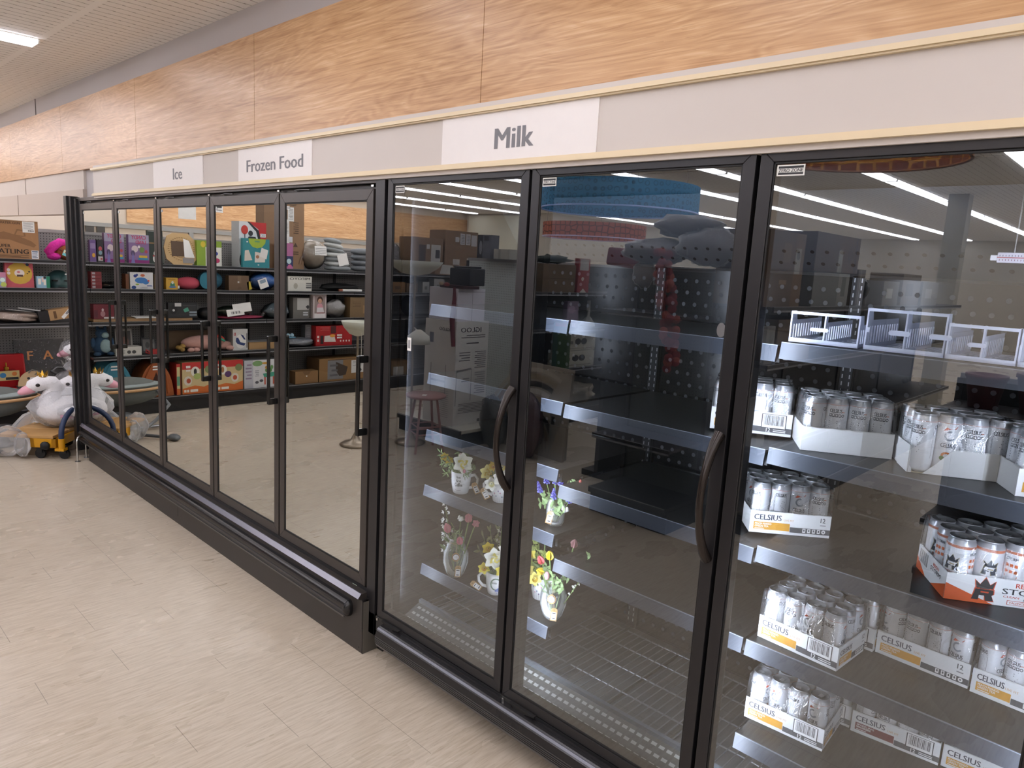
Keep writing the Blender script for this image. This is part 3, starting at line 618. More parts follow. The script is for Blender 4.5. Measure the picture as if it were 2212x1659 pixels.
G('toy_pack', 'black and white figure toy pack beside the violet craft pack on the top shelf', 'box', .515, .575, T, .215, .05, '#2c2a33', [('e', .5, .6, .3, .1, '#b9505a'), ('e', .5, .42, .3, .1, '#7f9fb0'), ('r', .1, .05, .9, .25, '#c9c2c2'), ('r', .5, .1, .8, .18, '#b8474f')])
G('sweater_bag', 'dark green sweater in a bag with a snowman picture on the top shelf', 'bag', 1.0, 1.16, T, .34, .03, '#2c3b31', [('r', .06, .04, .94, .97, '#26332b'), ('e', .5, .15, .2, .12, '#e0ded6'), ('e', .5, .31, .14, .08, '#e0ded6'), ('r', .3, .22, .7, .26, '#a83434'), ('r', .1, .6, .9, .64, '#8a6b44'), ('r', .05, .97, .96, .98, '#c6c9c4'), ('r', .94, .03, .955, .98, '#c6c9c4')], back=.04, tilt=-4)
m = MB(); rt = mt('#c9a878', .7); pts = [(.0, .18), (.04, .3), (.1, .335), (.26, .335), (.34, .25), (.37, .15), (.33, .06), (.28, .0), (.09, .0), (.02, .06)]
m.prism([(.185-x, z) for x, z in pts][::-1], 0, .018, rt)
for k in range(34):
    a = 2*PI*k/34
    for q in (.8, .62): m.box(.185-.18-.165*q*math.cos(a)-.008, .185-.18-.165*q*math.cos(a)+.008, -.001, .0, .168+.15*q*math.sin(a)-.002, .168+.15*q*math.sin(a)+.003, mt('#7d5c34', .8))
m.rect(-.02, .11, .09, .25, -.002, mt('#5e4a39', .7)); m.face([(-.13, .08), (-.02, .08), (-.02, .28), (-.08, .26)], -.0025, PAPER); m.rect(-.12, 0, .02, .075, -.003, mt('#8f8a86', .5)); 
o = m.build('wooden_tray', None, (GX-.06, -1.36, T), PI/2); o.rotation_euler = (R(-8), 0, PI/2); tag(o, 'eight-sided pale wooden board with slots leaning on the top shelf', 'board')
G('toy_box', 'lime green and white toy box behind the pale wooden board on the top shelf', 'box', 1.5, 1.78, T, .27, .07, '#8fae3a', [('r', .35, 0, 1, .75, '#e6e6dc'), ('e', .25, .85, .1, .12, '#d8c23a'), ('e', .75, .5, .1, .08, '#4452a8'), ('e', .55, .28, .1, .08, '#c23a3a'), ('e', .8, .22, .12, .1, '#c23a6a'), ('e', .55, .5, .08, .1, '#5a9a4a')], back=.05)
G('boxing_set_box', 'tall red and white boxing set box with a black figure on the top shelf', 'box', 1.98, 2.31, T, .51, .19, '#c8ccd0', [('r', 0, .25, 1, 1, '#d6d9dd'), ('p', [(.35, 1), (1, 1), (1, .55), (.82, .55), (.7, .85)], '#bb2a2c'), ('p', [(.3, 1), (.38, 1), (.72, .82), (.82, .55), (.75, .5), (.62, .8)], '#26262a'), ('e', .2, .82, .13, .1, '#c23a30'), ('r', .19, .5, .22, .74, '#3a3a3e'), ('e', .42, .75, .09, .06, '#2b2b2f'), ('p', [(.25, .58), (.35, .68), (.6, .68), (.7, .5), (.3, .5)], '#2b2b2f'), ('r', .78, .68, .98, .76, '#e9e9e9'), ('l', .8, .69, .96, .75, 3, '#667'), ('r', 0, 0, .3, .3, '#c8ccd0'), ('e', .1, .15, .1, .14, '#3a3a40')], side='#b5b9bd', back=.06)
G('activity_box', 'square turquoise craft box with a lime half circle in front of the boxing set', 'box', 1.99, 2.32, T, .325, .04, '#2f8a93', [('p', [(.22, 1), (.86, 1), (.84, .86), (.72, .72), (.54, .67), (.36, .72), (.24, .86)], '#9db83a'), ('r', .45, .88, .63, .93, '#5f9a70'), ('p', [(.06, .22), (.08, .58), (.22, .6), (.36, .26)], '#d8cfc2'), ('p', [(.45, .18), (.46, .55), (.85, .5), (.82, .2)], '#dcd5cc'), ('p', [(.62, .4), (.7, .7), (.95, .62), (.88, .3)], '#e6e4e0'), ('e', .55, .38, .06, .06, '#a9785a'), ('r', .14, .86, .2, .9, '#e6e6e6'), ('e', .58, .1, .03, .02, '#e6e6e6')])
G('doll_pack', 'pink and navy doll pack with round window right of the turquoise craft box', 'box', 2.4, 2.62, T, .3, .05, '#b06a98', [('e', .35, .72, .2, .16, '#35509a'), ('e', .4, .72, .1, .09, '#d8c9dc'), ('r', .5, .1, 1, .5, '#2f3a66'), ('e', .75, .3, .14, .1, '#bcd8e0'), ('p', [(.0, .35), (.25, .6), (.4, .2), (0, .2)], '#d8a2c2'), ('e', .8, .1, .12, .08, '#c86a9a')])
G('tall_carton', 'very tall brown shipping carton with white labels standing on the top shelf', 'box', 2.3, 2.82, T, .82, .2, '#84664a', [('r', .5, .0, 1, 1, '#8d6f52'), ('r', .48, 0, .5, 1, '#5e4833'), ('r', .3, .7, .42, .95, '#8f8272'), ('r', .58, .68, .74, .88, '#d9d9d6'), ('l', .6, .7, .72, .86, 8, '#8a8a88'), ('r', .5, .35, .62, .7, '#dcdcd8'), ('l', .51, .5, .6, .66, 8, '#9a9a98'), ('r', .6, .38, .7, .46, '#c9ccd2'), ('l', .72, .5, .86, .68, 6, '#5a4430'), ('r', .52, .92, .6, .96, '#e6e6e6'), ('l', .62, .9, .8, .96, 3, '#4e3b29'), ('p', [(.72, .32), (.78, .38), (.84, .32)], '#4e3b29'), ('l', .66, .2, .86, .26, 2, '#4e3b29')], side='#6e543c', back=.1)
bag('bagged_blanket', 'clear bag holding a cream blanket with dark diamond pattern on the top shelf', 'bag', (GX-.13, -2.95, T), (.17, .12, .18), '#a89c8c', 8, rz=PI/2, wob=.05)
m = MB(); m.T = rotm(-6, 'X'); m.box(-.1, .06, -.012, -.008, .16, .27, PAPER); 
for k in range(4): m.rect(-.09, .05, .18+k*.02, .185+k*.02, -.0125, GREY)
o = m.build('paper_label', None, (GX-.01, -2.98, T+.02), PI/2); tag(o, 'white paper label on the bagged diamond-pattern blanket', 'label')
m = MB(); fold = mt('#8f9496', .9, 0, .1, 40, .3); ws = mt('#c9ccca', .9, 0, .1, 40, .3)
for k in range(7): # folded striped throw: stacked soft folds
    m.ell((.0+.012*k, .1, .03+k*.055), (.19-.012*k, .11, .04), ws if k in (1, 3, 5) else fold, 16, rotm(-9 if k > 3 else 0, 'Y'), .02, k)
o = m.build('striped_blanket', None, (GX-.02, -3.3, T), PI/2); tag(o, 'folded grey and white striped blanket with fringe on the top shelf', 'blanket')
m = MB(); m.T = rotm(16, 'Y'); m.box(-.12, .02, -.012, -.009, .06, .2, PAPER); m.build('paper_tag', o)
m = MB()
for k in range(4): m.ell((0, .12, .04+k*.07), (.16, .12, .046), mt('#777b80', .95, 0, .12, 50, .4), 16, None, .03, k)
o = m.build('folded_towels', None, (GX-.02, -3.68, T), PI/2); tag(o, 'pile of slate grey folded towels at the end of the top shelf', 'towels')
# second shelf
T = 1.311
for k in range(5): G('playing_card_box', 'thin red pack, %s from the bottom of the stack on the second shelf' % ORD[k], 'box', .45, .55, T+k*.033, .032, .1, '#7c2b30', [('r', .1, .2, .4, .8, '#a9a3a8')], group='stack of thin red packs')
bag('bagged_item', 'flat black plastic bag on the second shelf next to the red stack', 'bag', (GX-.09, -.62, T), (.075, .08, .03), '#17181b', 3, True, rz=PI/2)
G('book', 'brown book standing on the second shelf beside the white animal toy box', 'book', .765, .8, T, .15, .12, '#6e4327', [])
G('animal_toy_box', 'white toy box with a big blue animal picture on the second shelf', 'box', .805, 1.03, T, .17, .07, '#dedfe2', [('e', .48, .52, .28, .18, '#3f7cc0'), ('e', .68, .42, .14, .14, '#3f7cc0'), ('e', .22, .78, .08, .09, '#2b3d8a'), ('e', .3, .84, .05, .07, '#2b3d8a'), ('e', .55, .82, .1, .08, '#c86a4a'), ('e', .8, .5, .05, .05, '#d85a4a'), ('e', .15, .1, .1, .1, '#2b4a8a'), ('e', .3, .28, .08, .04, '#9ab83a'), ('l', .72, .14, .95, .26, 1, '#3a5aa0'), ('l', .4, .05, .75, .13, 2, '#6b6f7a')])
G('small_box', 'small tan box right of the white animal toy box on the second shelf', 'box', 1.04, 1.1, T, .15, .1, '#8b7458', [('r', .2, .2, .8, .7, '#a8987c')])
G('tea_box', 'small yellow box with a green bird on the second shelf', 'box', 1.155, 1.28, T, .122, .07, '#d3a63c', [('e', .55, .4, .2, .22, '#3f8a6a'), ('e', .55, .6, .1, .14, '#d8e0d8'), ('e', .55, .22, .3, .1, '#5f7fa0'), ('r', .2, .84, .8, .9, '#a8762c')])
m = MB(); m.ell((0, .07, .068), (.135, .075, .067), mt('#cf5668', .85, 0, .08, 8, .2), 20, None, .02, 4); m.box(.115, .135, .0, .006, .01, .04, PAPER); o = m.build('cushion', None, (GX-.03, -1.42, T), PI/2); tag(o, 'pink oval cushion lying on the second shelf', 'cushion')
m = MB(); m.ell((0, .06, .105), (.14, .06, .104), mt('#2b5d72', .7, 0, .08, 10), 20); m.disc(.07, .1, .07, .09, -.002, mt('#2f7f94', .6)); o = m.build('round_cushion', None, (GX-.03, -1.66, T), PI/2); tag(o, 'dark blue and teal round cushion beside the pink one', 'cushion')
G('brown_carton', 'small plain brown carton with tape on the second shelf', 'box', 1.83, 2.07, T, .165, .1, '#6f5740', [('r', .42, .5, .6, .98, '#7f6850'), ('r', .42, .5, .5, .62, '#bdbab4'), ('l', .4, .1, .6, .25, 3, '#59442f')])
m = MB(); m.T = rotm(14, 'Y'); m.box(-.025, .02, 0, .01, 0, .09, mt('#c8b23a', .5)); o = m.build('yellow_card', None, (GX, -2.08, T+.01), PI/2); tag(o, 'bent yellow card between the small brown carton and the blue bag', 'card')
bag('bagged_toy', 'blue printed plastic bag of toys with a white paper on the second shelf', 'bag', (GX-.1, -2.28, T), (.17, .1, .11), '#2a68b0', 12, rz=PI/2, wob=.04)
m = MB(); m.T = rotm(20, 'Y'); m.box(-.06, .05, -.004, 0, 0, .11, PAPER); m.rect(-.045, .03, .06, .1, -.0045, mt('#8da0b0', .5)); o = m.build('paper_slip', None, (GX+.005, -2.25, T+.03), PI/2); tag(o, 'white paper slip on the front of the blue bag, second shelf', 'paper')
G('white_box', 'white box with large thin grey lettering on the second shelf', 'box', 2.55, 2.87, T, .175, .12, '#d9d8cf', [('t', 'MIFOYO', .5, .76, .16, '#45443f', .85), ('e', .32, .35, .09, .2, '#b4b1a4'), ('r', .76, .2, .98, .32, '#5c5c5c'), ('r', .76, .36, .98, .46, '#8a8a8a'), ('r', .76, .5, .98, .58, '#5c5c5c'), ('r', 0, 0, 1, .01, '#b3b1a6')])
bag('black_bag', 'long black bag with pale zip lying on the second shelf', 'bag', (GX-.14, -3.35, T), (.3, .12, .05), '#101113', 9, False, rz=PI/2)
m = MB(); m.cyl((-.17, 0, .016), (.12, 0, .016), .016, PAPER); m.cyl((.12, 0, .016), (.17, 0, .016), .0165, mt('#a0614a', .5)); o = m.build('paper_roll', None, (GX-.015, -3.43, T), PI/2); tag(o, 'thin white roll with a brown end lying at the edge of the second shelf', 'roll')
# third shelf
T = .981
G('gift_box', 'maroon gift box with a pale print on the third shelf at the freezer end', 'box', .46, .65, T+.03, .145, .1, '#6b1f2c', [('e', .45, .35, .12, .2, '#a97a80'), ('e', .45, .62, .06, .1, '#c9b0b2'), ('r', .5, .02, 1, .14, '#d8d2d0'), ('r', .02, .1, .2, .6, '#55202c')])
G('flat_pack', 'thin white upright pack beside the maroon gift box', 'box', .655, .68, T+.03, .145, .1, '#cfcfcf', [('l', .2, .1, .8, .9, 6, '#6b6b6b')])
m = MB(); m.box(-.485, .485, 0, .2, 0, .03, mt('#a8855f', .6, 0, .12, 12)); o = m.build('wooden_plank', None, (GX-.01, -.945, T), PI/2, bevel=.003); tag(o, 'long light wooden plank lying along the third shelf', 'plank')
m = MB(); m.T = rotm(3, 'X'); m.box(-.1, .1, 0, .14, 0, .006, PAPER); o = m.build('white_card', None, (GX+.004, -.95, T+.033), PI/2); tag(o, 'white card lying on the wooden plank', 'card')
G('knife_set_box', 'dark kitchen tool pack with a mint green item on the third shelf', 'box', 1.17, 1.48, T+.031, .16, .06, '#2a2b2d', [('e', .18, .55, .14, .3, '#17181a'), ('e', .18, .5, .04, .08, '#c9c9c9'), ('p', [(.5, .55), (.66, .7), (.72, .45), (.56, .35)], '#4f9a83'), ('r', .22, .75, .44, .98, '#c9c9c9'), ('r', .72, .3, .98, .42, '#8e9aa4'), ('r', .72, .12, .98, .22, '#8e9aa4'), ('r', .5, .8, .96, .84, '#4d4f52')])
bag('black_bundle', 'small black bundle right of the kitchen tool pack', 'bag', (GX-.1, -1.6, T), (.09, .09, .07), '#131416', 21, False, rz=PI/2)
bag('bagged_cloth', 'bagged dark green cloth with white papers on top, third shelf', 'bag', (GX-.12, -1.93, T+.03), (.22, .12, .06), '#223226', 15, rz=PI/2)
m = MB(); m.T = rotm(-10, 'X') @ rotm(7, 'Y'); m.box(-.16, .06, -.004, 0, .03, .13, PAPER); m.box(-.06, .14, -.008, -.004, .0, .075, PAPER); m.T = m.T @ Matrix.Translation((.04, -.009, .02))
for k in range(9): m.rect(-.05+k*.012, -.05+k*.012+(.004 if k % 3 else .008), .0, .03, 0, INK)
o = m.build('paper_sheets', None, (GX+.0, -1.95, T+.05), PI/2); tag(o, 'white printed papers on the dark green bagged cloth', 'paper')
m = MB(); m.ell((0, .12, .02), (.28, .12, .022), mt('#a8405c', .8, 0, .15, 30, .3), 18, None, .03, 3); o = m.build('folded_cloth', None, (GX+.0, -2.02, T), PI/2); tag(o, 'flat raspberry pink folded cloth under the green bagged one', 'cloth')
bag('bagged_item', 'grey blue bundle in a clear bag on the third shelf', 'bag', (GX-.1, -2.45, T), (.17, .11, .09), '#6b7a82', 17, rz=PI/2)
G('boxed_item', 'grey window box with white card top on the third shelf', 'box', 2.64, 2.87, T, .25, .1, '#73716c', [('r', .25, .4, .95, .97, '#bdbcb8'), ('p', [(.75, .55), (.9, .65), (.98, .55), (.9, .42)], '#3a3a3c'), ('r', .6, .12, .9, .2, '#c9ccd0'), ('r', .6, .24, .9, .3, '#c9ccd0')], back=.04)
o = G('doll_box', 'doll with brown hair in a pale pink window box on the third shelf', 'doll', 2.885, 3.08, T, .29, .08, '#c9bcbc', [('r', .1, .18, .9, .95, '#9b8b88'), ('p', [(.1, 0), (.9, 0), (.9, .2), (.1, .2)], '#e6e2e2'), ('p', [(.25, .2), (.3, .55), (.7, .55), (.85, .2)], '#dcd6da'), ('p', [(.25, .45), (.35, .62), (.65, .62), (.75, .45)], '#d79aa6'), ('e', .5, .78, .22, .14, '#4a2e22'), ('e', .5, .73, .15, .1, '#d9a88e'), ('e', .44, .73, .02, .012, '#2a2320'), ('e', .56, .73, .02, .012, '#2a2320'), ('e', .5, .68, .04, .012, '#b8605c'), ('r', .25, .2, .85, .24, '#8a4038')])
bag('silver_pack', 'shiny silver plastic pack with a red corner on the third shelf', 'bag', (GX-.08, -3.25, T), (.15, .07, .115), '#a9a6a4', 31, rz=PI/2)
G('brown_carton', 'brown crinkled carton at the far end of the third shelf', 'box', 3.42, 3.75, T-.0, .26, .14, '#80684a', [('r', .6, .2, .95, .6, '#a07f58'), ('l', .1, .5, .5, .8, 4, '#6a543a')])
# fourth shelf
T = .631
m = MB(); bl = mt('#2f4a66', .95, 0, .2, 50, .4); bl2 = mt('#8fa6a8', .95, 0, .12, 40, .3)
m.ell((0, .1, .1), (.085, .08, .1), bl, 18); m.ell((-.02, .035, .1), (.055, .03, .07), bl2, 16); m.ell((.0, .09, .225), (.055, .055, .055), bl, 16); m.ell((-.02, .04, .21), (.035, .03, .03), bl2, 12)
for s in (-1, 1): m.ell((s*.06, .03, .022), (.035, .045, .022), bl, 12); m.ell((s*.085, .07, .13), (.022, .025, .055), bl, 12); m.ell((s*.035, .09, .275), (.016, .012, .03), bl, 10)
o = m.build('plush_dinosaur', None, (GX-.03, -.56, T), PI/2); tag(o, 'dark blue plush toy with pale belly sitting on the fourth shelf', 'plush toy')
G('picture_frame', 'grey picture frame with a dark photo leaning behind the white box, fourth shelf', 'frame', .69, .86, T, .26, .02, '#8f8b86', [('r', .1, .08, .9, .92, '#3a3634'), ('e', .55, .5, .22, .2, '#6b4a40'), ('p', [(.3, .08), (.45, .35), (.7, .35), (.85, .08)], '#4a3d3a')], back=.12, tilt=-8)
G('white_box', 'long white box with small pictures at the front of the fourth shelf', 'box', .65, .9, T, .09, .12, '#cfcdc4', [('e', .5, .4, .08, .2, '#4a4a48'), ('e', .7, .4, .08, .2, '#4a4a48'), ('l', .1, .2, .35, .7, 4, '#8a8a86')])
G('framed_photo', 'small dark photo frame on the fourth shelf behind the red tool', 'frame', .95, 1.1, T, .16, .02, '#2b2b2c', [('r', .1, .12, .9, .88, '#6b6a68'), ('e', .4, .5, .15, .2, '#3a3a3a'), ('e', .7, .45, .14, .18, '#8c8a86')], back=.15, tilt=-8)
m = MB(); rd = mt('#a82e2c', .5); m.box(-.06, .02, 0, .05, 0, .05, rd); m.tube([(.03, .01, .02), (.07, .005, .05), (.075, .0, .02), (.04, 0, .008)], .007, rd, 8, closed=True); m.box(-.16, -.06, .0, .04, .0, .02, BLK); o = m.build('toy_tool', None, (GX-.02, -1.02, T), PI/2); tag(o, 'red toy tool with a loop handle on the fourth shelf', 'toy')
m = MB(); pf = mt('#c79a8f', .95, 0, .12, 50, .4); gd = mt('#a98648', .9, 0, .2, 60, .5)
m.ell((-.02, .1, .09), (.25, .1, .085), pf, 22); m.ell((-.26, .08, .05), (.09, .07, .05), pf, 16)
for k in range(9): m.ell((.24+.02*math.sin(k*2), .03+.018*(k % 4), .03+.018*(k % 3)), (.03, .02, .024), gd, 10)
for x in (.16, .1): m.ell((x, .0, .025), (.04, .03, .026), pf, 12)
m.ell((-.28, .0, .03), (.05, .03, .03), pf, 12)
m.tube([(-.12, .03, .15), (-.16, .02, .17), (-.22, .03, .13)], [.012, .02, .012], mt('#c8483a', .9), 8); m.tube([(-.16, .0, .14), (-.22, .01, .11)], [.014, .012], mt('#3f9a7d', .9), 8)
o = m.build('plush_unicorn', None, (GX-.02, -1.57, T), PI/2); tag(o, 'large pale pink plush animal with tan mane lying on the fourth shelf', 'plush toy')
G('photo_album', 'brown box with an old picture behind the pale pink plush on the fourth shelf', 'box', 1.2, 1.75, T, .21, .03, '#6d5540', [('r', .1, .1, .9, .9, '#7d644a'), ('r', .0, 0, .08, 1, '#4a2a30')], back=.3)
G('volleyball_box', 'white volleyball box with a blue and white ball picture, fourth shelf', 'box', 1.87, 2.05, T, .24, .17, '#c9c9c6', [('e', .52, .42, .36, .34, '#e0dfda'), ('p', [(.18, .42), (.3, .3), (.75, .2), (.85, .32), (.5, .38), (.35, .6), (.22, .6)], '#2a3f72'), ('p', [(.5, .76), (.7, .7), (.86, .5), (.74, .5)], '#2a3f72'), ('t', 'B', .12, .7, .14, '#a83434'), ('r', .9, .1, .98, .8, '#77777a')], side='#8f8f8c')
G('flat_carton', 'flat tan carton lying on the fourth shelf beside the volleyball box', 'box', 2.06, 2.42, T, .085, .24, '#a8875c', [('r', 0, .9, 1, 1, '#8a6c48')], top='#8f8f90')
bag('bagged_cloth', 'grey cloth in a clear bag hanging over the fourth shelf edge', 'bag', (GX-.09, -2.74, T), (.22, .12, .055), '#8b9098', 41, rz=PI/2)
m = MB()
for k in range(3): m.ell((-.05+k*.05, .02, .03), (.026, .026, .026), mt('#a8c8d8', .2), 12); m.ell((-.05+k*.05, .0, .03), (.01, .004, .01), INK, 8)
m.box(-.09, .09, -.008, .06, 0, .012, mt('#6fa0b8', .3)); o = m.build('bauble_pack', None, (GX-.06, -2.6, T+.11), PI/2); tag(o, 'pack of three pale blue balls on the bagged grey cloth', 'toy')
G('grey_box', 'grey box standing behind the red box on the fourth shelf', 'box', 2.84, 2.93, T, .26, .1, '#77797d', [('l', .2, .3, .8, .9, 6, '#9a9ca0')], back=.1)
G('red_box', 'wide red appliance box with a tablet picture on the fourth shelf', 'box', 2.93, 3.46, T, .25, .14, '#a81c20', [('r', .4, .62, .55, 1, '#4a1a1c'), ('r', .12, .1, .2, .52, '#2a1f20'), ('p', [(.23, .5), (.5, .54), (.55, .18), (.22, .2)], '#d6cfc8'), ('e', .45, .5, .08, .08, '#d8963a'), ('r', .58, .35, .72, .43, '#d9d9d9'), ('r', .58, .48, .72, .56, '#d9d9d9'), ('e', .68, .22, .02, .05, '#e0d8d4'), ('e', .76, .22, .02, .05, '#e0d8d4'), ('e', .84, .22, .02, .05, '#e0d8d4'), ('e', .92, .22, .02, .05, '#e0d8d4'), ('r', .03, .4, .08, .52, '#e0d8d4'), ('r', .03, .22, .08, .34, '#e0d8d4'), ('l', .1, .75, .36, .95, 3, '#c85a58')])
# base deck
T = .172
def cave(name, label, y, col, w_, h, hole):
    m = MB(); c = mt(col, .6, 0, .05); n = 24; prof = []
    out = [(-w_/2, 0)]+[(w_/2*math.cos(PI-PI*i/n)*(1-.15*math.sin(PI*i/n)), h*math.sin(PI*i/n)**.8) for i in range(n+1)]+[(w_/2, 0)]
    m.prism(out, 0, .3, c)
    if hole: m.face([(-w_*.2+x, z) for x, z in ((0, .02), (.02, h*.35), (w_*.2, h*.72), (w_*.4-.02, h*.35), (w_*.4, .02))], -.001, mt('#3d1f12', .8))
    for s in (-1, 1): m.tube([(s*w_*.33, -.004, .03), (s*w_*.28, -.006, h*.6), (s*w_*.1, -.006, h*.93)], .012, c, 8)
    m.rect(-w_*.1, w_*.1, h*.86, h*.9, -.008, PAPER); m.rect(-w_*.1, w_*.1, h*.78, h*.82, -.008, PAPER)
    o = m.build(name, None, (GX-.02, y, T), PI/2, bevel=.006); tag(o, label, 'plastic toy house')
cave('toy_shell', 'big teal plastic arch toy on the bottom deck nearest the freezers', -.64, '#3c8195', .38, .4, False)
cave('toy_tent', 'orange plastic arch toy with a dark opening on the bottom deck', -1.04, '#a5592a', .36, .37, True)
G('game_box', 'slim red and green box standing on the bottom deck by the orange arch', 'box', 1.24, 1.285, T, .34, .2, '#b5352e', [('r', .1, .1, .9, .9, '#c9c08a'), ('r', .1, .3, .9, .6, '#5a9a7a'), ('r', .1, 0, .9, .2, '#c86a2c')])
for i, (a, b) in enumerate(((1.3, 1.64), (1.645, 1.99))):
    G('baby_toy_box', ['wide red, cream and orange toy box on the bottom deck, left of its twin', 'red, cream and orange toy box with a purple badge, beside the white toy box'][i], 'box', a, b, T, .35, .2, '#cfb98a', [('r', 0, .78, 1, 1, '#c0332f'), ('p', [(0, 0), (1, 0), (1, .3), (.7, .2), (.4, .26), (0, .18)], '#cc6a2a'), ('e', .42 if i == 0 else .3, .7, .14, .16, '#e9e6da'), ('e', .42 if i == 0 else .3, .7, .05, .1, '#a5764a' if i else '#3a3a3a'), ('e', .18 if i == 0 else .72, .42, .13, .15, '#d7d0c0'), ('e', .2 if i == 0 else .72, .42, .07, .08, '#b8543a'), ('e', .48, .55, .12, .1, '#5c3a6a' if i else '#a8b86a'), ('r', .05, .06, .12, .14, '#ece8dc'), ('r', .14, .06, .21, .14, '#ece8dc'), ('r', .25, .06, .5, .14, '#ece8dc'), ('r', .12, .82, .26, .9, '#e9e4e0'), ('r', .12, .72, .26, .77, '#e9e4e0'), ('e', .85, .75, .12, .12, '#7d8a5a')], group='two red, cream and orange toy boxes')
G('toy_table_box', 'white toy table box with a green and orange picture on the bottom deck', 'box', 2.0, 2.46, T, .33, .25, '#d5d6d8', [('r', 0, 0, .24, 1, '#b9bac2'), ('l', .03, .3, .2, .9, 5, '#8c7a90'), ('e', .36, .88, .14, .1, '#7aa06a'), ('e', .58, .88, .1, .04, '#c8963a'), ('p', [(.5, .5), (.86, .55), (.84, .38), (.54, .36)], '#3f9a80'), ('r', .54, .1, .58, .38, '#b8543a'), ('r', .78, .1, .82, .38, '#b8543a'), ('e', .66, .62, .1, .1, '#5a8a4a'), ('e', .6, .72, .04, .06, '#b88a3a'), ('e', .75, .72, .04, .08, '#6a9a5a'), ('l', .28, .4, .4, .65, 4, '#9a9aa0'), ('e', .34, .2, .05, .05, '#5a5a60'), ('e', .46, .25, .05, .05, '#5a5a60')], side='#a9aab2')
G('small_carton', 'small brown flap carton with a white dot on the bottom deck', 'box', 2.65, 2.97, T, .155, .14, '#85643f', [('p', [(.3, 1), (.7, 1), (.6, .72), (.4, .72)], '#6f5234'), ('e', .5, .6, .03, .05, '#ededed')], side='#6e5335')
G('flat_screen_carton', 'large brown carton with a picture and white label on the bottom deck', 'box', 2.98, 3.66, T, .29, .3, '#86663f', [('r', .18, .08, .52, .92, '#77777a'), ('p', [(.36, .85), (.62, .6), (.58, .25), (.44, .2), (.36, .45)], '#3b2f26'), ('r', .7, .3, .99, .88, '#cfcfcd'), ('l', .72, .6, .96, .84, 4, '#9a9a9a'), ('e', .88, .42, .06, .08, '#4a4a4a'), ('l', .15, .91, .85, .97, 1, '#4a3826'), ('l', .22, .15, .4, .8, 3, '#5a5a5d')], side='#6b5133')
# ---------------------------------------------------------------- floor display at the freezer end: dolly, swans, guard rail, bouncer
SOFT = clear_mat('soft_film', '#efeff0', .8, .35, 0, 14, 1, False)
YEL = mt('#c98f12', .35, 0, .06); NAVY = mt('#263555', .45)
t = thing('flatbed_dolly', 'yellow dolly with navy arched handle and wooden deck under the plush swans', 'dolly', (-4.3, -.2, 0), R(47))
m = MB(); m.box(.0, .2, -.25, -.215, .1, .175, YEL); m.box(.0, .2, .215, .25, .1, .175, YEL); m.box(.0, .035, -.25, .25, .1, .175, YEL); m.box(.165, .2, -.25, .25, .1, .175, YEL); m.build('frame', t, bevel=.003)
m = MB(); m.box(-.25, .18, -.25, -.02, .176, .2, mt('#b98f58', .6, 0, .15, 14)); m.box(-.22, .18, -.01, .25, .176, .2, mt('#c29a66', .6, 0, .15, 14)); m.build('deck', t, bevel=.003)
m = MB(); m.box(-.18, -.02, -.14, .2, .0, .175, mt('#6b5a44', .7)); m.build('support_block', t)
m = MB(); m.ell((-.2, -.2, .13), (.12, .09, .125), SOFT, 32, None, .05, 4); m.ell((-.06, -.25, .12), (.06, .05, .1), SOFT, 28, None, .05, 8); m.build('plastic_drape', t)
m = MB(); P = [(.24, -.24, .13), (.24, -.24, .2)]+[(.24, .24*-math.cos(PI*k/14), .2+.19*math.sin(PI*k/14)) for k in range(1, 14)]+[(.24, .24, .2), (.24, .24, .13)]
m.tube(P, .021, NAVY, 12); m.build('push_handle', t)
m = MB()
for y in (-.24, .24):
    m = MB(); m.cyl((.24, y, .09), (.24, y, .18), .025, YEL, n=12); m.box(.2, .27, y-.03, y+.03, .08, .1, YEL); m.build('handle_socket', t)
for x in (.05, .24):
    for y in (-.2, .2):
        m = MB(); m.cyl((x, y-.012, .04), (x, y+.012, .04), .04, RUB, n=16); m.box(x-.02, x+.02, y-.022, y+.022, .05, .1, BLK); m.build('caster', t)
m = MB(); m.ell((.12, -.26, .12), (.04, .025, .035), RUB, 10); m.build('bumper', t)
FUR = mt('#efedf0', .95, 0, .06, 90, .8); GOLD = mt('#b8913a', .25, .9, .1); PINK = mt('#e5a9b8', .8, 0, .06); PINK2 = mt('#e79cc0', .6, 0, .08)
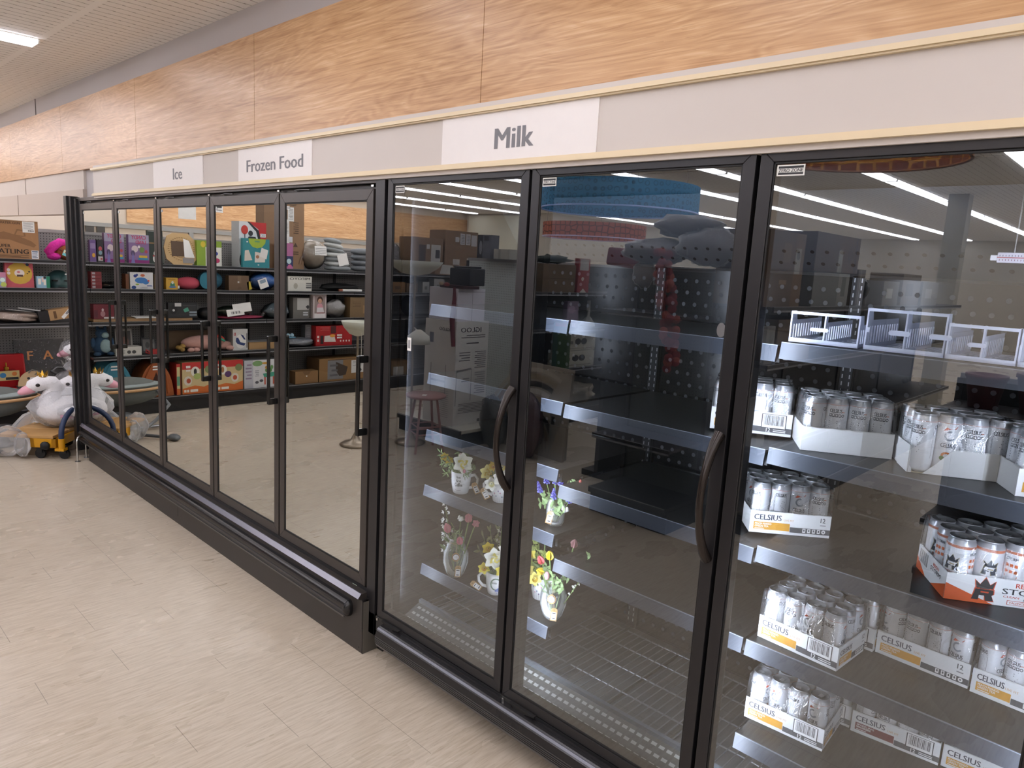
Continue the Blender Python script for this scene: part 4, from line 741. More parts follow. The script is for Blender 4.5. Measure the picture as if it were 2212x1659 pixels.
def swan(label, loc, rz, s, wrap=True, full=True):
    t = thing('plush_swan', label, 'plush toy', loc, rz, 'three white plush swans'); m = MB(); m.T = Matrix.Diagonal((1.15*s, 1.1*s, .85*s, 1))
    # faces local -y; body, s-neck and head in one skin of fur
    m.ell((0, .02, .15), (.15, .2, .155), FUR, 26, None, .02, 3)
    m.tube([(0, -.06, .2), (0, -.1, .28), (0, -.07, .35), (0, -.05, .41), (0, -.08, .46), (0, -.14, .465), (0, -.19, .43), (0, -.21, .405)], [.1, .075, .066, .068, .072, .075, .068, .045], FUR, 20)
    m.ell((0, .2, .2), (.07, .09, .06), FUR, 16)
    m.build('body', t)
    b = MB(); b.T = m.T; b.tube([(0, -.205, .41), (0, -.25, .385), (0, -.285, .365), (0, -.295, .36)], [.05, .042, .026, .012], PINK, 14); b.build('beak', t)
    for x in (-1, 1):
        e = MB(); e.T = m.T; e.ell((x*.07, -.165, .455), (.011, .016, .018), mt('#17120f', .15), 12); e.build('eye', t)
        w_ = MB(); w_.T = m.T; w_.tube([(x*.14, -.04, .2), (x*.165, .06, .2), (x*.15, .18, .21), (x*.1, .26, .22)], [.045, .07, .055, .02], FUR, 14); w_.tube([(x*.17, -.03, .15), (x*.18, .08, .15)], [.02, .03], PINK2, 8); w_.build('wing', t)
    c = MB(); c.T = m.T
    for k in range(7):
        a = 2*PI*k/7; c.add([(.035*math.cos(a), -.13+.035*math.sin(a), .525), (.035*math.cos(a+.9), -.13+.035*math.sin(a+.9), .525), (.045*math.cos(a+.45), -.13+.045*math.sin(a+.45), .59)], [(0, 1, 2)], GOLD)
    c.lathe([(.036, .52), (.036, .53)], GOLD, (0, -.13, 0), 14); c.build('crown', t)
    g = MB(); g.T = m.T; g.tube([(-.15, -.1, .22), (-.09, -.18, .21)], [.022, .03], FUR, 10); g.disc(-.085, .21, .012, .012, -.212, mt('#9a7a60', .7), 10); g.build('foot', t)
    if wrap:
        f = MB(); f.T = m.T; f.ell((0, .04, .19), (.21, .27, .2), FILM2, 26, None, .07, 9)
        f.tube([(-.12, -.15, .1), (-.16, -.24, .04), (-.14, -.32, -.04), (-.05, -.3, -.12)], [.07, .07, .05, .015], FILM2, 9)
        if full: f.ell((0, -.1, .43), (.13, .19, .16), FILM, 22, None, .06, 4)
        f.build('plastic_wrap', t)
    return t
swan('front white plush swan with gold crown on the dolly, head out of its plastic', (-4.33, -.07, .201), R(-12), .96, True, False)
swan('second white plush swan, wholly wrapped in clear plastic, behind the front swan', (-4.62, .24, .12), R(-20), 1.0)
swan('third white plush swan standing highest at the back beside the black panel', (-5.05, .36, .43), R(-20), .84)
carton('display_crate', 'low white plinth box under the highest plush swan', 'box', (-5.05, .26, .0), R(-20), .3, .25, .42, '#d8d6d4', [])
m = MB(); m.tube([(-4.86, .02, .62), (-4.8, -.03, .6), (-4.78, .02, .56), (-4.83, .1, .57), (-4.88, .08, .61)], .013, BLK, 8, closed=True); m.tube([(-4.84, .1, .57), (-4.82, .1, .3), (-4.8, .06, .2)], .012, BLK, 8); o = m.build('toy_steering_wheel'); tag(o, 'black ring handle on a thin stem between the wrapped swans', 'toy handle')
t = thing('door_guard_rail', 'low stainless steel hoop bolted to the floor at the freezer corner', 'guard rail', (-3.87, -.075, 0), 0)
m = MB(); P = [(.02, -.033, .0), (.02, -.033, .165), (.014, -.026, .188), (-.005, -.01, .2), (-.04, .03, .2), (-.062, .05, .188), (-.068, .056, .165), (-.068, .056, 0)]; m.tube(P, .0085, CHROME, 10); m.build('hoop', t)
for x, y in ((.02, -.033), (-.068, .056)):
    m = MB(); m.cyl((x, y, 0), (x, y, .004), .02, STEEL, n=14); m.build('foot_plate', t)
t = thing('baby_bouncer', 'grey padded baby bouncer seat with wooden rim on a curved stand beside the swans', 'baby bouncer', (-4.82, -.52, 0), 0)
m = MB(); m.ell((0, 0, .42), (.17, .38, .035), mt('#8d9694', .9, 0, .06, 40, .2), 24, None, .02, 5); m.build('seat_pad', t)
m = MB(); m.tube([(.18*math.cos(a*PI/12), .39*math.sin(a*PI/12), .388) for a in range(24)], .014, mt('#c39a6b', .5, 0, .12, 20), 8, closed=True); m.build('wooden_rim', t)
m = MB(); m.ell((0, -.02, .36), (.165, .36, .14), mt('#666a66', .9, 0, .08, 30), 22, None, 0, 0, None); m.build('sling', t)
m = MB(); m.tube([(.12, -.3, .36), (.3, -.34, .25), (.34, -.2, .12), (.45, .0, .03), (.7, -.2, .025)], .016, mt('#6d6f71', .4), 8); m.ell((.72, -.22, .03), (.075, .05, .03), mt('#5f6264', .5), 16); m.build('stand', t)
m = MB(); m.lathe([(.0, .004), (.085, .004), (.075, .02), (.05, .07), (.055, .1), (.1, .125), (.115, .16), (.1, .175), (0, .18)], mt('#66696b', .55), (.15, .06, 0), 22); m.build('pedestal', t)
m = MB(); m.T = Matrix.Translation((.05, .22, .1)) @ rotm(-35, 'X'); m.box(-.1, .1, -.01, .01, 0, .26, mt('#c9a377', .55, 0, .1, 18)); m.build('wooden_leg', t)
m = MB(); m.tube([(.2, .36, .03), (.2, .1, .025), (.2, -.3, .03)], .014, STEEL, 8); m.build('cross_bar', t)
# back of the recess: black panel sign, red toy, crib board
m = MB(); m.box(-.21, .21, 0, .025, 0, .62, mt('#19191b', .35)); 
for s_, x in (('F', -.085), ('A', .065)): m.text(s_, x, .42, .085, -.001, mt('#d08a4a', .4, .2))
for k in range(6): m.face([(-.06+k*.03, .12), (-.04+k*.03, .24-.015*(k % 3)), (-.02+k*.03, .12)], -.001, mt('#7d4f3c', .4))
o = m.build('letter_panel', None, (-5.58, .08, .174), PI/2); o.rotation_euler = (R(-7), 0, PI/2); tag(o, 'black panel with copper letters F and A leaning on the bottom deck behind the swans', 'panel')
m = MB(); m.box(-.216, .216, -.008, -.003, -.0, .628, clear_mat('crinkled_wrap', '#ffffff', .985, .12, .9, 30, .35)); m.build('plastic_wrap', o)
RED = mt('#a5161b', .35, 0, .05)
t = thing('toy_playset', 'red plastic toy seat with a gold topped dispenser at the far left bottom deck', 'toy', (-5.42, -.22, .172), PI/2)
m = MB(); m.prism([(-.2, 0), (.17, 0), (.14, .5), (-.18, .5)], .1, .16, RED); m.box(-.2, .16, -.05, .12, 0, .2, RED); m.build('body', t, bevel=.015)
m = MB(); m.box(-.1, .06, -.02, .1, .2, .36, mt('#8d1418', .2)); m.rect(-.1, .07, .27, .36, -.022, mt('#c9b27a', .4)); m.rect(-.04, .06, .275, .3, -.0225, INK); m.disc(-.06, .32, .025, .025, -.0225, mt('#3f7fae', .4)); m.disc(.03, .33, .02, .02, -.0225, mt('#c8763a', .4)); m.build('dispenser', t, bevel=.01)
m = MB(); m.cyl((-.02, .04, .36), (-.02, .04, .39), .02, GOLD, n=12); m.cyl((-.02, .04, .39), (-.02, .04, .43), .006, GOLD, n=8); m.build('gold_knob', t)
m = MB(); m.rect(-.06, -.01, .05, .16, -.0515, GOLD); m.build('gold_plate', t)
m = MB(); m.T = rotm(-12, 'X'); m.prism([(.12*math.cos(k*PI/12), .14*math.sin(k*PI/12)) for k in range(13)], 0, .012, mt('#d2b48a', .6, 0, .08, 16)); m.disc(.0, .05, .035, .03, -.001, mt('#e9e6e2', .6)); m.disc(-.012, .055, .005, .005, -.0016, INK); m.disc(.012, .055, .005, .005, -.0016, INK); m.disc(-.032, .07, .012, .012, -.0012, INK); m.disc(.032, .07, .012, .012, -.0012, INK); m.tube([(.02, -.004, .1), (.05, -.01, .13), (.0, -.01, .15), (-.03, -.006, .12)], .006, mt('#7d7a72', .8), 6)
o = m.build('wooden_toy', None, (-5.33, -.06, .39), PI/2); tag(o, 'half-round wooden board with a small white animal face in front of the red toy seat', 'toy')
m = MB(); m.box(-.12, .12, 0, .12, 0, .215, mt('#4e4b49', .7)); o = m.build('low_box', None, (-5.32, -.06, .173), PI/2); tag(o, 'dark low box under the half-round wooden board', 'box')

# ---------------------------------------------------------------- the aisle opposite, seen in the cooler doors
PEG = peg_mat('#c5cbc8', (0, 2), .0254, .14, '#3a3d3c')
# second row: white-decked end cap and the shelving behind it
t = gondola('end_cap_shelving', 'grey pegboard end cap with a pale deck, standing behind the tall white appliance box', (-2.38, -2.72, 0), PI, .98, .95, [(0, .98, [])], 1.79, PEG, deckm=mt('#d5d1c6', .5))
gondola('aisle_shelving', 'dark shelving row behind the grey end cap, side with party goods', (-2.5, -8.4, 0), PI/2, 4.6, .5, [(0, 1.15, (1.5, 1.1, .65)), (1.15, 2.3, (1.5, 1.1, .65)), (2.3, 3.45, (1.5, 1.1, .65)), (3.45, 4.6, (1.5, 1.1, .65))], 1.8, peg_mat('#3c3f40', (0, 2)))
def end(name, label, cat, xc, y, z, w_, d, h, col, art=(), rz=PI, **k):
    """box with its front toward the freezers"""
    return carton(name, label, cat, (xc, y, z+.001), rz, w_, d, h, col, art, True, **k)
# tall white appliance boxes: fronts toward +x
o = carton('appliance_box', 'tall white carton with line drawings of an appliance and large lettering, on the pale deck', 'box', (-2.55, -2.99, .172), PI/2, .43, .46, 1.03, '#dcdbd7', [('t', 'IGLOO', .45, .9, .045, '#26272b', .62), ('l', .12, .84, .9, .88, 2, '#6a6a6c'), ('l', .3, .78, .7, .81, 1, '#55565a'), ('l', .1, .62, .45, .72, 4, '#77777a'), ('l', .58, .55, .95, .72, 9, '#77777a'), ('p', [(.05, .52), (.5, .54), (.5, .56), (.05, .54)], '#7b7b7e'), ('r', .04, .2, .06, .54, '#8b8b8e'), ('r', .5, .24, .52, .55, '#8b8b8e'), ('l', .2, .42, .45, .47, 2, '#6a6a6c'), ('l', .6, .3, .95, .52, 10, '#85858a'), ('l', .1, .12, .9, .22, 7, '#77777a'), ('r', .75, .02, .92, .05, '#4a4a4c')], True, bevel=.003)
m = MB(); 
for k in range(14): m.rect(.05, .2-.02*(k % 3), .08+k*.02, .083+k*.02, 0, GREY)
m.text('IGLOO', .14, .93, .03, 0, INK, w=.16); m.rect(.3, .36, .8, .9, 0, mt('#6f7684', .5)); m.rect(.1, .33, .42, .44, 0, GREY); m.rect(.1, .11, .3, .6, 0, GREY); m.rect(.32, .33, .3, .6, 0, GREY)
s_ = m.build('side_print', o, (.216, .46, 0), PI/2); s_.location = (.2165, .03, 0)
o = carton('carton', 'plain white carton standing on the tall appliance box', 'box', (-2.6, -3.0, 1.203), PI/2, .36, .42, .31, '#dedce5', [('r', .45, 0, .47, 1, '#a9a7b0'), ('r', 0, .9, 1, .92, '#a9a7b0')])
m = MB(); m.box(-.15, .15, 0, .2, 0, .165, mt('#14161b', .4)); m.box(-.12, .12, .02, .18, .165, .185, BLK); o = m.build('black_case', None, (-2.72, -2.94, 1.545), PI, bevel=.008); tag(o, 'black case on top of the white cartons', 'case')
m = MB(); m.T = rotm(0, 'X'); m.box(-.17, .17, .03, .24, 0, .028, mt('#3b1518', .7)); m.tube([(-.1, -.02, .01), (-.12, -.03, -.1), (-.1, -.03, -.3), (-.13, -.03, -.55)], [.012, .02, .026, .02], mt('#6a2733', .8, 0, .2), 8); m.ell((.08, -.03, .04), (.03, .02, .018), mt('#b8a58a', .6), 10); m.ell((.0, -.03, .035), (.04, .02, .02), mt('#8a2a2c', .6), 10)
o = m.build('garland', None, (-2.7, -2.79, 1.515), PI); tag(o, 'dark red garland draped over the white cartons', 'garland')
# stool, lamps
PKM = mt('#a87f7c', .4, 0, .05)
t = thing('round_stool', 'dusty pink metal bar stool in front of the tall white carton', 'stool', (-2.55, -2.43, 0), R(20))
m = MB(); m.lathe([(0, .505), (.16, .505), (.185, .512), (.19, .525), (.18, .535), (0, .54)], PKM, n=28); m.build('seat', t)
for k in range(4):
    a = PI/4+k*PI/2; m = MB(); m.tube([(.11*math.cos(a), .11*math.sin(a), .505), (.19*math.cos(a), .19*math.sin(a), .0)], .012, PKM, 8); m.build('leg', t)
m = MB()
for z, r_ in ((.17, .158), (.24, .147)): m.tube([(r_*math.cos(PI/4+k*PI/2), r_*math.sin(PI/4+k*PI/2), z) for k in range(4)], .008, PKM, 6, closed=True)
m.build('foot_ring', t)
m = MB(); m.T = rotm(30, 'Z'); m.box(.05, .12, -.02, .02, .541, .543, PAPER); m.rect(.055, .115, .5415, .5425, -.021, INK); m.build('price_sticker', t)
BR = mt('#9a8d7d', .3, .7)
def floor_lamp(label, loc, h, rb, sh):
    t = thing('floor_lamp', label, 'floor lamp', loc)
    m = MB(); m.lathe([(0, 0), (.14, 0), (.15, .012), (.12, .03), (.05, .05), (.03, .09), (.014, .12), (.012, .13)], BR, n=24); m.build('base', t)
    m = MB(); m.cyl((0, 0, .1), (0, 0, h), .011, BR, n=10); m.build('pole', t)
    m = MB(); m.lathe([(.02, h-.01), (rb*.5, h+.01), (rb*.85, h+.07), (rb, h+.125), (rb*.97, h+.125), (rb*.8, h+.07), (.03, h+.01)], mt('#c9cabb', .4), n=28); m.build('lamp_shade', t)
    if sh:
        m = MB(); m.tube([(0, 0, sh), (.12, .08, sh+.02), (.22, .12, sh-.02)], .008, BR, 8); m.lathe([(.02, sh+.04), (.1, sh-.02), (.11, sh-.09), (.105, sh-.09), (.09, sh-.02)], mt('#d5d3c6', .4), (.24, .13, -.02), 20); m.build('reading_arm', t)
floor_lamp('brass floor lamp with a wide cream bowl shade beside the pink stool', (-2.82, -2.47, 0), 1.63, .26, 1.12)
floor_lamp('second floor lamp with a cream bowl and low reading shade, nearer the freezers', (-3.05, -2.0, 0), 1.05, .15, 0)
m = MB(); m.cyl((0, 0, .0), (0, 0, .24), .0022, mt('#d8d3c8', .5), n=6); m.ell((0, 0, -.012), (.024, .024, .024), mt('#e0ddd2', .4), 14); o = m.build('pull_cord', None, (-2.93, -1.96, .845)); tag(o, 'white pull cord with a ball hanging beside the low cream lamp', 'cord')
# art boards and bags leaning at the corner of the end cap
m = MB(); m.box(-.42, .42, 0, .03, 0, .86, mt('#a49a8c', .6))
for k in range(9):
    r0 = .1+k*.07; c = ['#c9c2b4', '#7b6446', '#2d2a28', '#b3a793', '#8d7a5c', '#d3cdc2', '#3a3531', '#9a8a70', '#c2baab'][k]
    m.ring(.0, .12, r0, min(r0+.05, .7), -.001-.0002*k, mt(c, .6), 26, R(10+4*k) if k < 5 else R(30), R(170) if k < 4 else R(100+k*2))
o = m.build('art_print', None, (-1.9, -3.2, .0), R(182)); o.rotation_euler = (R(-5), 0, R(184)); tag(o, 'large square art print with brown and black swirls leaning by the end cap', 'art print')
bag('bagged_goods', 'clear bag of coloured party goods on the floor below the swirled art print', 'bag', (-1.83, -3.05, 0), (.2, .09, .3), '#6d4a52', 51)
bag('bagged_goods', 'clear bag of grey blue goods under the swirled art print, left of the party goods', 'bag', (-2.2, -2.98, 0), (.17, .08, .27), '#5f6a70', 52)
carton('striped_bag', 'pale grey paper bag with a black square standing by the party goods', 'bag', (-1.58, -3.2, 0), R(170), .17, .06, .45, '#8f8d86', [('r', .1, .72, .3, .9, '#2d2d2d'), ('r', .33, .1, .35, .85, '#7a786f'), ('r', .55, .1, .57, .85, '#7a786f'), ('r', .75, .1, .77, .85, '#7a786f')], True)
carton('green_bag', 'tall green gift bag hanging at the corner of the end cap', 'bag', (-1.82, -3.45, .55), R(172), .16, .06, .7, '#35532f', [('r', 0, 0, .35, 1, '#2f4f47'), ('r', .1, .95, .9, 1, '#7b3a30')], True)
# side of the second row, as seen beyond the corner
def R2(name, label, cat, y0, y1, z, h, d, col, art=(), back=0, **k):
    return carton(name, label, cat, (-2.53-back, -(y0+y1)/2, z+.001), PI/2, y1-y0, d, h, col, art, True, **k)
R2('brown_carton', 'brown open carton with dark garland over it on the aisle shelving top shelf', 'box', 3.95, 4.5, 1.5, .3, .35, '#5e4931', [('r', 0, .48, 1, .5, '#45341f')])
R2('gift_pack', 'red holiday pack with white print next to the brown open carton', 'box', 4.55, 4.75, 1.5, .38, .06, '#8f2228', [('r', .1, .65, .9, .98, '#b5b3b0'), ('e', .4, .4, .12, .06, '#c9b9b2'), ('p', [(.2, .0), (.5, .12), (.8, 0)], '#c9c3b8')])
bag('greenery', 'dark green artificial garland on the brown open carton', 'garland', (-2.62, -4.2, 1.802), (.25, .12, .05), '#1d2a1f', 61, False, rz=PI/2, wob=.25)
R2('doll_pack', 'lilac doll pack on the aisle shelving second shelf', 'box', 4.4, 4.6, 1.1, .3, .06, '#7d6f86', [('e', .4, .7, .3, .15, '#a590a8'), ('r', .2, .05, .8, .2, '#b8a9bd')])
m = MB(); m.lathe([(.0, 0), (.09, 0), (.085, .03), (.05, .09), (.02, .12), (.02, .3), (0, .3)], mt('#b5b5ae', .4), n=20); o = m.build('white_stand', None, (-2.66, -4.95, 1.101)); tag(o, 'white bell-footed stand on the aisle shelving second shelf', 'stand')
for i in range(2): R2('cutter_box', ['white box with two black gadgets pictured, upper of two on the third shelf', 'white box with two black gadgets pictured, lower of two on the third shelf'][i], 'box', 4.35+.05*(1-i), 4.95, .651+(1-i)*.19, .185, .2, '#a9a79a', [('e', .42, .55, .1, .2, '#1b1b1c'), ('e', .62, .55, .1, .2, '#1b1b1c'), ('r', .1, .1, .9, .16, '#8b897d'), ('r', .12, .4, .26, .6, '#6f6e66')], group='two white gadget boxes')
bag('bagged_goods', 'crumpled cream bag on the bottom deck of the aisle shelving', 'bag', (-2.62, -4.75, .173), (.3, .12, .14), '#8f8878', 63, rz=PI/2, wob=.2)
# row of the tall end panel: third row with black end cap
gondola('end_cap_shelving', 'empty black end cap facing the coolers, with dark plastic bags piled on top', (.12, -2.33, 0), PI, .65, .46, [(0, .65, (.6, 1.5))], 1.79, peg_mat('#4d5350', (0, 2), .0254, .14, '#26292a'), base=.19, deckm=mt('#0e0e0f', .5))
gondola('aisle_shelving', 'dark shelving row behind the black end cap, side stacked with brown cartons', (.5, -8.0, 0), PI/2, 5.2, .45, [(0, 1.3, (1.59, 1.2, .62)), (1.3, 2.6, (1.59, 1.2, .62)), (2.6, 3.9, (1.59, 1.2, .62)), (3.9, 5.2, (1.59, 1.2, .62))], 1.62, peg_mat('#2a2b2c', (0, 2)))
for i, (x, y, z, r_, s) in enumerate(((-.3, -2.6, 1.83, (.26, .2, .09), 71), (.1, -2.62, 1.83, (.2, .2, .13), 72), (-.1, -2.66, 2.02, (.24, .18, .08), 73), (-.33, -2.52, 1.66, (.09, .05, .1), 74))):
    bag('plastic_bag', ['dark plastic bag of goods on the black end cap, left of the pile', 'dark plastic bag of goods on the black end cap, right of the pile', 'topmost dark plastic bag on the black end cap', 'small dark bag hanging below the pile on the black end cap'][i], 'bag', (x, y, z), r_, '#4a424c', s, wob=.12, fm=FILM2)
o = MB(); fl = mt('#7d2f35', .8, 0, .3, 30); rr = random.Random(5)
for k in range(60):
    u = k/60; o.ell((.1-.16*u+rr.uniform(-.05, .05), -.02+rr.uniform(-.03, .02), .42-.75*u+rr.uniform(-.03, .03)), (.035, .02, .03), fl if k % 3 else mt('#a3554e', .8), 8)
o = o.build('flower_garland', None, (.05, -2.31, 1.47), PI); tag(o, 'dusty red artificial flower garland hanging down the right of the black end cap', 'garland'); o['kind'] = 'stuff'
m = MB(); m.T = rotm(-6, 'Y'); m.box(-.17, .17, 0, .2, 0, .15, mt('#7d1f26', .5)); o = m.build('red_suitcase', None, (-1.0, -3.2, 1.8), R(176), bevel=.02); tag(o, 'red case lying on top of the grey shelving left of the dark bags', 'suitcase')
m = MB(); m.box(-.02, .02, -.3, .3, 0, 1.79, mt('#3a3b3d', .5)); m.box(-.15, .15, -.3, .3, 0, .05, mt('#2f2f30', .5)); o = m.build('display_stand', None, (-1.0, -3.35, 0)); tag(o, 'narrow dark display stand carrying the red case', 'stand')
def R3(name, label, cat, y0, y1, z, h, d, col, art=(), back=0, **k):
    return carton(name, label, cat, (.47-back, -(y0+y1)/2, z+.001), PI/2, y1-y0, d, h, col, art, True, **k)
R3('brown_carton', 'tall brown carton with torn tape and white side label in the carton row', 'box', 2.72, 3.3, 1.59, .5, .36, '#58442f', [('r', .72, 0, 1, 1, '#6d5439'), ('r', .4, .6, .6, .85, '#7f6a50'), ('r', .74, .45, .9, .8, '#a9a79e'), ('e', .82, .7, .05, .06, '#3a3d35'), ('r', .35, .3, .55, .36, '#8d775a')])
R3('brown_carton', 'dark brown carton with a diamond mark and blue tape in the carton row', 'box', 3.5, 4.4, 1.85, .28, .36, '#4e3d30', [('r', .55, 0, .6, 1, '#2d3648'), ('r', .5, 0, 1, 1, '#614b37'), ('p', [(.7, .5), (.78, .75), (.86, .5), (.78, .25)], '#3e3026'), ('r', .9, 0, .93, 1, '#2d3648'), ('r', .5, .0, .6, .6, '#9fa09a')])
R3('grey_carton', 'pale grey carton under the dark brown one with the diamond mark', 'box', 3.52, 4.25, 1.59, .255, .36, '#6e716e', [('r', .68, 0, 1, 1, '#8b8d88'), ('r', .78, .3, .9, .9, '#6a6c68')])
R3('brown_carton', 'brown carton at the far end of the top shelf of the carton row', 'box', 4.45, 4.62, 1.59, .3, .36, '#50402f', [('r', .3, 0, .4, 1, '#9a9a92')])
R3('white_print', 'white card with a black starburst at the near end of the carton row', 'print', 2.83, 2.96, 1.2, .26, .03, '#8f8e8a', [('p', [(.5, .5), (.1, .9), (.45, .55), (.3, 1), (.5, .58), (.6, .98), (.55, .55), (.95, .8), (.58, .5), (.9, .2), (.52, .45), (.4, .05), (.46, .46), (.05, .3)], '#1e1e20')])
R3('brown_carton', 'brown carton on the second shelf of the carton row', 'box', 3.0, 3.6, 1.2, .3, .3, '#574530', [('r', .6, .4, .9, .8, '#8f8f88')])
R3('paper_bag', 'white paper bag with red print at the near end of the carton row', 'bag', 2.85, 2.98, .62, .34, .08, '#8d8b84', [('e', .4, .6, .25, .1, '#7a3038')])
R3('flat_carton', 'flat pale carton on the third shelf of the carton row', 'box', 3.05, 3.75, .62, .14, .3, '#6a6052', [('l', .7, .3, .9, .6, 2, '#4c453c')])
R3('flat_carton', 'flat brown carton farther along the third shelf of the carton row', 'box', 3.85, 4.6, .62, .16, .3, '#5c4a35', [])
bag('teal_bag', 'dark teal rounded bag on the second shelf of the carton row', 'bag', (.3, -4.0, 1.201), (.26, .15, .13), '#1d3a3c', 81, False, rz=PI/2, wob=.03)
m = MB(); m.ell((0, 0, .14), (.16, .14, .13), mt('#1f2224', .15, .6), 20); m.tube([(-.04, 0, .27), (-.03, 0, .31), (.03, 0, .31), (.04, 0, .27)], .008, STEEL, 8); o = m.build('roasting_dish', None, (.32, -4.75, 1.59)); o.location = (.3, -4.8, 1.591); tag(o, 'shiny dark lidded dish at the far end of the carton row', 'dish')
for i, (y0, y1, h, c) in enumerate(((5.15, 5.6, .22, '#8d8c88'), (5.7, 6.3, .3, '#7a6a55'), (6.4, 7.0, .24, '#a5a39d'))):
    R3('carton', ['pale grey carton beyond the lidded dish in the carton row', 'tan carton far along the carton row', 'off-white carton farthest along the carton row'][i], 'box', y0, y1, 1.59, h, .3, c, [('r', .2, .3, .6, .7, '#c9c8c2' if i != 1 else '#5f5140')])
# fourth row: black display with red planters
gondola('end_cap_shelving', 'black end cap at the right with red planters, nearest the cooler', (2.75, -2.72, 0), PI, 1.2, .5, [(0, 1.2, (.47, 1.12))], 1.25, mt('#161718', .5))
for i, (x, r_, h, c) in enumerate(((1.72, .1, .17, '#6a2426'), (1.98, .12, .2, '#5c1e22'), (2.3, .1, .16, '#4c4a48'))):
    m = MB(); m.lathe([(0, 0), (r_*.7, 0), (r_, h), (r_*1.06, h), (r_*1.06, h+.02), (r_*.93, h+.02), (r_*.85, h-.02), (0, h-.02)], mt(c, .45), n=22); o = m.build('planter', None, (x, -2.95, 1.122)); tag(o, ['dark red planter at the left end of the right end cap', 'wider dark red planter in the middle of the right end cap', 'grey planter at the right of the red planters'][i], 'planter', 'planters on the right end cap')
bag('black_bundle', 'black rounded bundle on the lower shelf of the right end cap', 'bag', (1.85, -2.92, .472), (.24, .13, .08), '#0f1012', 91, False, wob=.05)
m = MB(); m.box(-.12, .12, -.09, .09, 0, .17, mt('#b5b2a8', .5)); rn = random.Random(2)
for k in range(40):
    m.ell((rn.uniform(-.12, .12), rn.uniform(-.09, .09), .17+rn.uniform(0, .14)), (.022, .022, .012), mt('#3a4a38' if k % 3 else '#b0aaa4', .8), 6)
o = m.build('planter_box', None, (2.5, -2.97, 1.122)); o.location = (2.62, -2.97, 1.122); tag(o, 'cream planter box of dark and white foliage at the right of the planters', 'planter')
# column and hanging drum pendants
m = MB(); m.box(-.12, .12, -.12, .12, 0, CZ, mt('#a8a498', .5)); m.box(-.14, .14, -.14, .14, 0, .15, mt('#8a867c', .5)); o = m.build('column', None, (-.0, -9.5, 0)); tag(o, 'square pale column rising to the ceiling among the shelving', 'column')
def drum(label, loc, r_, h, c1, c2, rim, cell, hexa):
    t = thing('drum_pendant', label, 'pendant drum', loc)
    m, N, L, b = nodes('drum_print'); tc, s = coords(N, L)
    a = mth(N, L, 'DIVIDE', mth(N, L, 'ARCTAN2', s[1], s[0]), 2*PI); u = mth(N, L, 'MULTIPLY', a, 2*PI*r_/cell); v = mth(N, L, 'DIVIDE', s[2], cell)
    cm = N.new('ShaderNodeCombineXYZ'); L.new(u, cm.inputs[0]); L.new(v, cm.inputs[1])
    vo = N.new('ShaderNodeTexVoronoi'); vo.feature = 'DISTANCE_TO_EDGE' if hexa else 'F1'; vo.inputs['Randomness'].default_value = .0 if hexa == 2 else .35; vo.inputs['Scale'].default_value = 1
    L.new(cm.outputs[0], vo.inputs['Vector'])
    f = mth(N, L, 'LESS_THAN', vo.outputs['Distance'], .09) if hexa else mth(N, L, 'MULTIPLY', mth(N, L, 'GREATER_THAN', vo.outputs['Distance'], .28), mth(N, L, 'LESS_THAN', vo.outputs['Distance'], .4))
    L.new(mixc(N, L, f, lin(c1), lin(c2)), b.inputs['Base Color']); b.inputs['Roughness'].default_value = .7
    q = MB(); q.lathe([(r_, 0), (r_, h)], m, n=64); q.lathe([(r_-.006, h), (r_-.006, 0)], m, n=64); q.lathe([(r_-.006, 0), (r_, 0)], m, n=64); q.build('drum_shade', t)
    q = MB(); q.lathe([(r_+.004, -.004), (r_+.004, .008), (r_-.012, .008), (r_-.012, -.004), (r_+.004, -.004)], rim, n=64); q.build('bottom_ring', t)
    for k in range(3): q = MB(); q.cyl((r_*.97*math.cos(k*2.1), r_*.97*math.sin(k*2.1), h), (0, 0, CZ-loc[2]-.001) if False else (r_*.9*math.cos(k*2.1), r_*.9*math.sin(k*2.1), CZ-loc[2]), .0025, STEEL, n=6); q.build('suspension_wire', t)
drum('large blue patterned drum pendant with a light blue bottom ring hanging from the ceiling', (-1.3, -3.5, 2.28), .69, .22, '#4fa0d0', '#245f8a', mt('#a9c4ff', .4), .06, 0)
drum('orange lattice drum pendant hanging farther off than the blue one', (-2.7, -5.0, 2.12), .6, .16, '#d87a5c', '#6a3a2e', mt('#cfc2e0', .4), .07, 1)
drum('brown drum pendant with an amber honeycomb print hanging over the carton row', (1.03, -2.6, 2.47), .52, .3, '#96522e', '#dca24a', mt('#a06a3a', .5), .1, 1)
# goods on the far part of the left run, seen in the first cooler door
G('big_carton', 'large brown carton with black photo panel on the top shelf beyond the grey towels', 'box', 4.4, 4.95, 1.57, .5, .3, '#7a5f45', [('r', .2, .25, .42, .8, '#3b2e2a'), ('r', .6, .2, .92, .82, '#b5b5b3'), ('r', .75, .45, .9, .68, '#2f3238'), ('r', .45, .7, .55, .82, '#b5b5b3'), ('r', .24, .2, .34, .28, '#c9c9c6')])
G('big_carton', 'largest brown carton with several white papers, far end of the top shelf', 'box', 4.98, 5.62, 1.57, .63, .35, '#7d6248', [('r', .45, .7, .6, .95, '#b0b0b2'), ('r', .63, .7, .77, .95, '#b0b0b2'), ('r', .8, .68, .97, .93, '#b0b0b2'), ('r', .3, .75, .42, .86, '#b0b0b2'), ('r', .68, .0, .95, .4, '#b5b5b3'), ('l', .48, .72, .58, .92, 6, '#7d7d80'), ('l', .66, .72, .75, .92, 6, '#7d7d80'), ('r', .25, .22, .45, .36, '#b5b5b3')])
G('small_carton', 'brown carton with papers in front of the two big cartons on the top shelf', 'box', 4.75, 5.2, 1.57, .15, .06, '#7d6248', [('p', [(.2, .1), (.3, .95), (.75, .9), (.68, .05)], '#b9b9b6')], back=-.07)
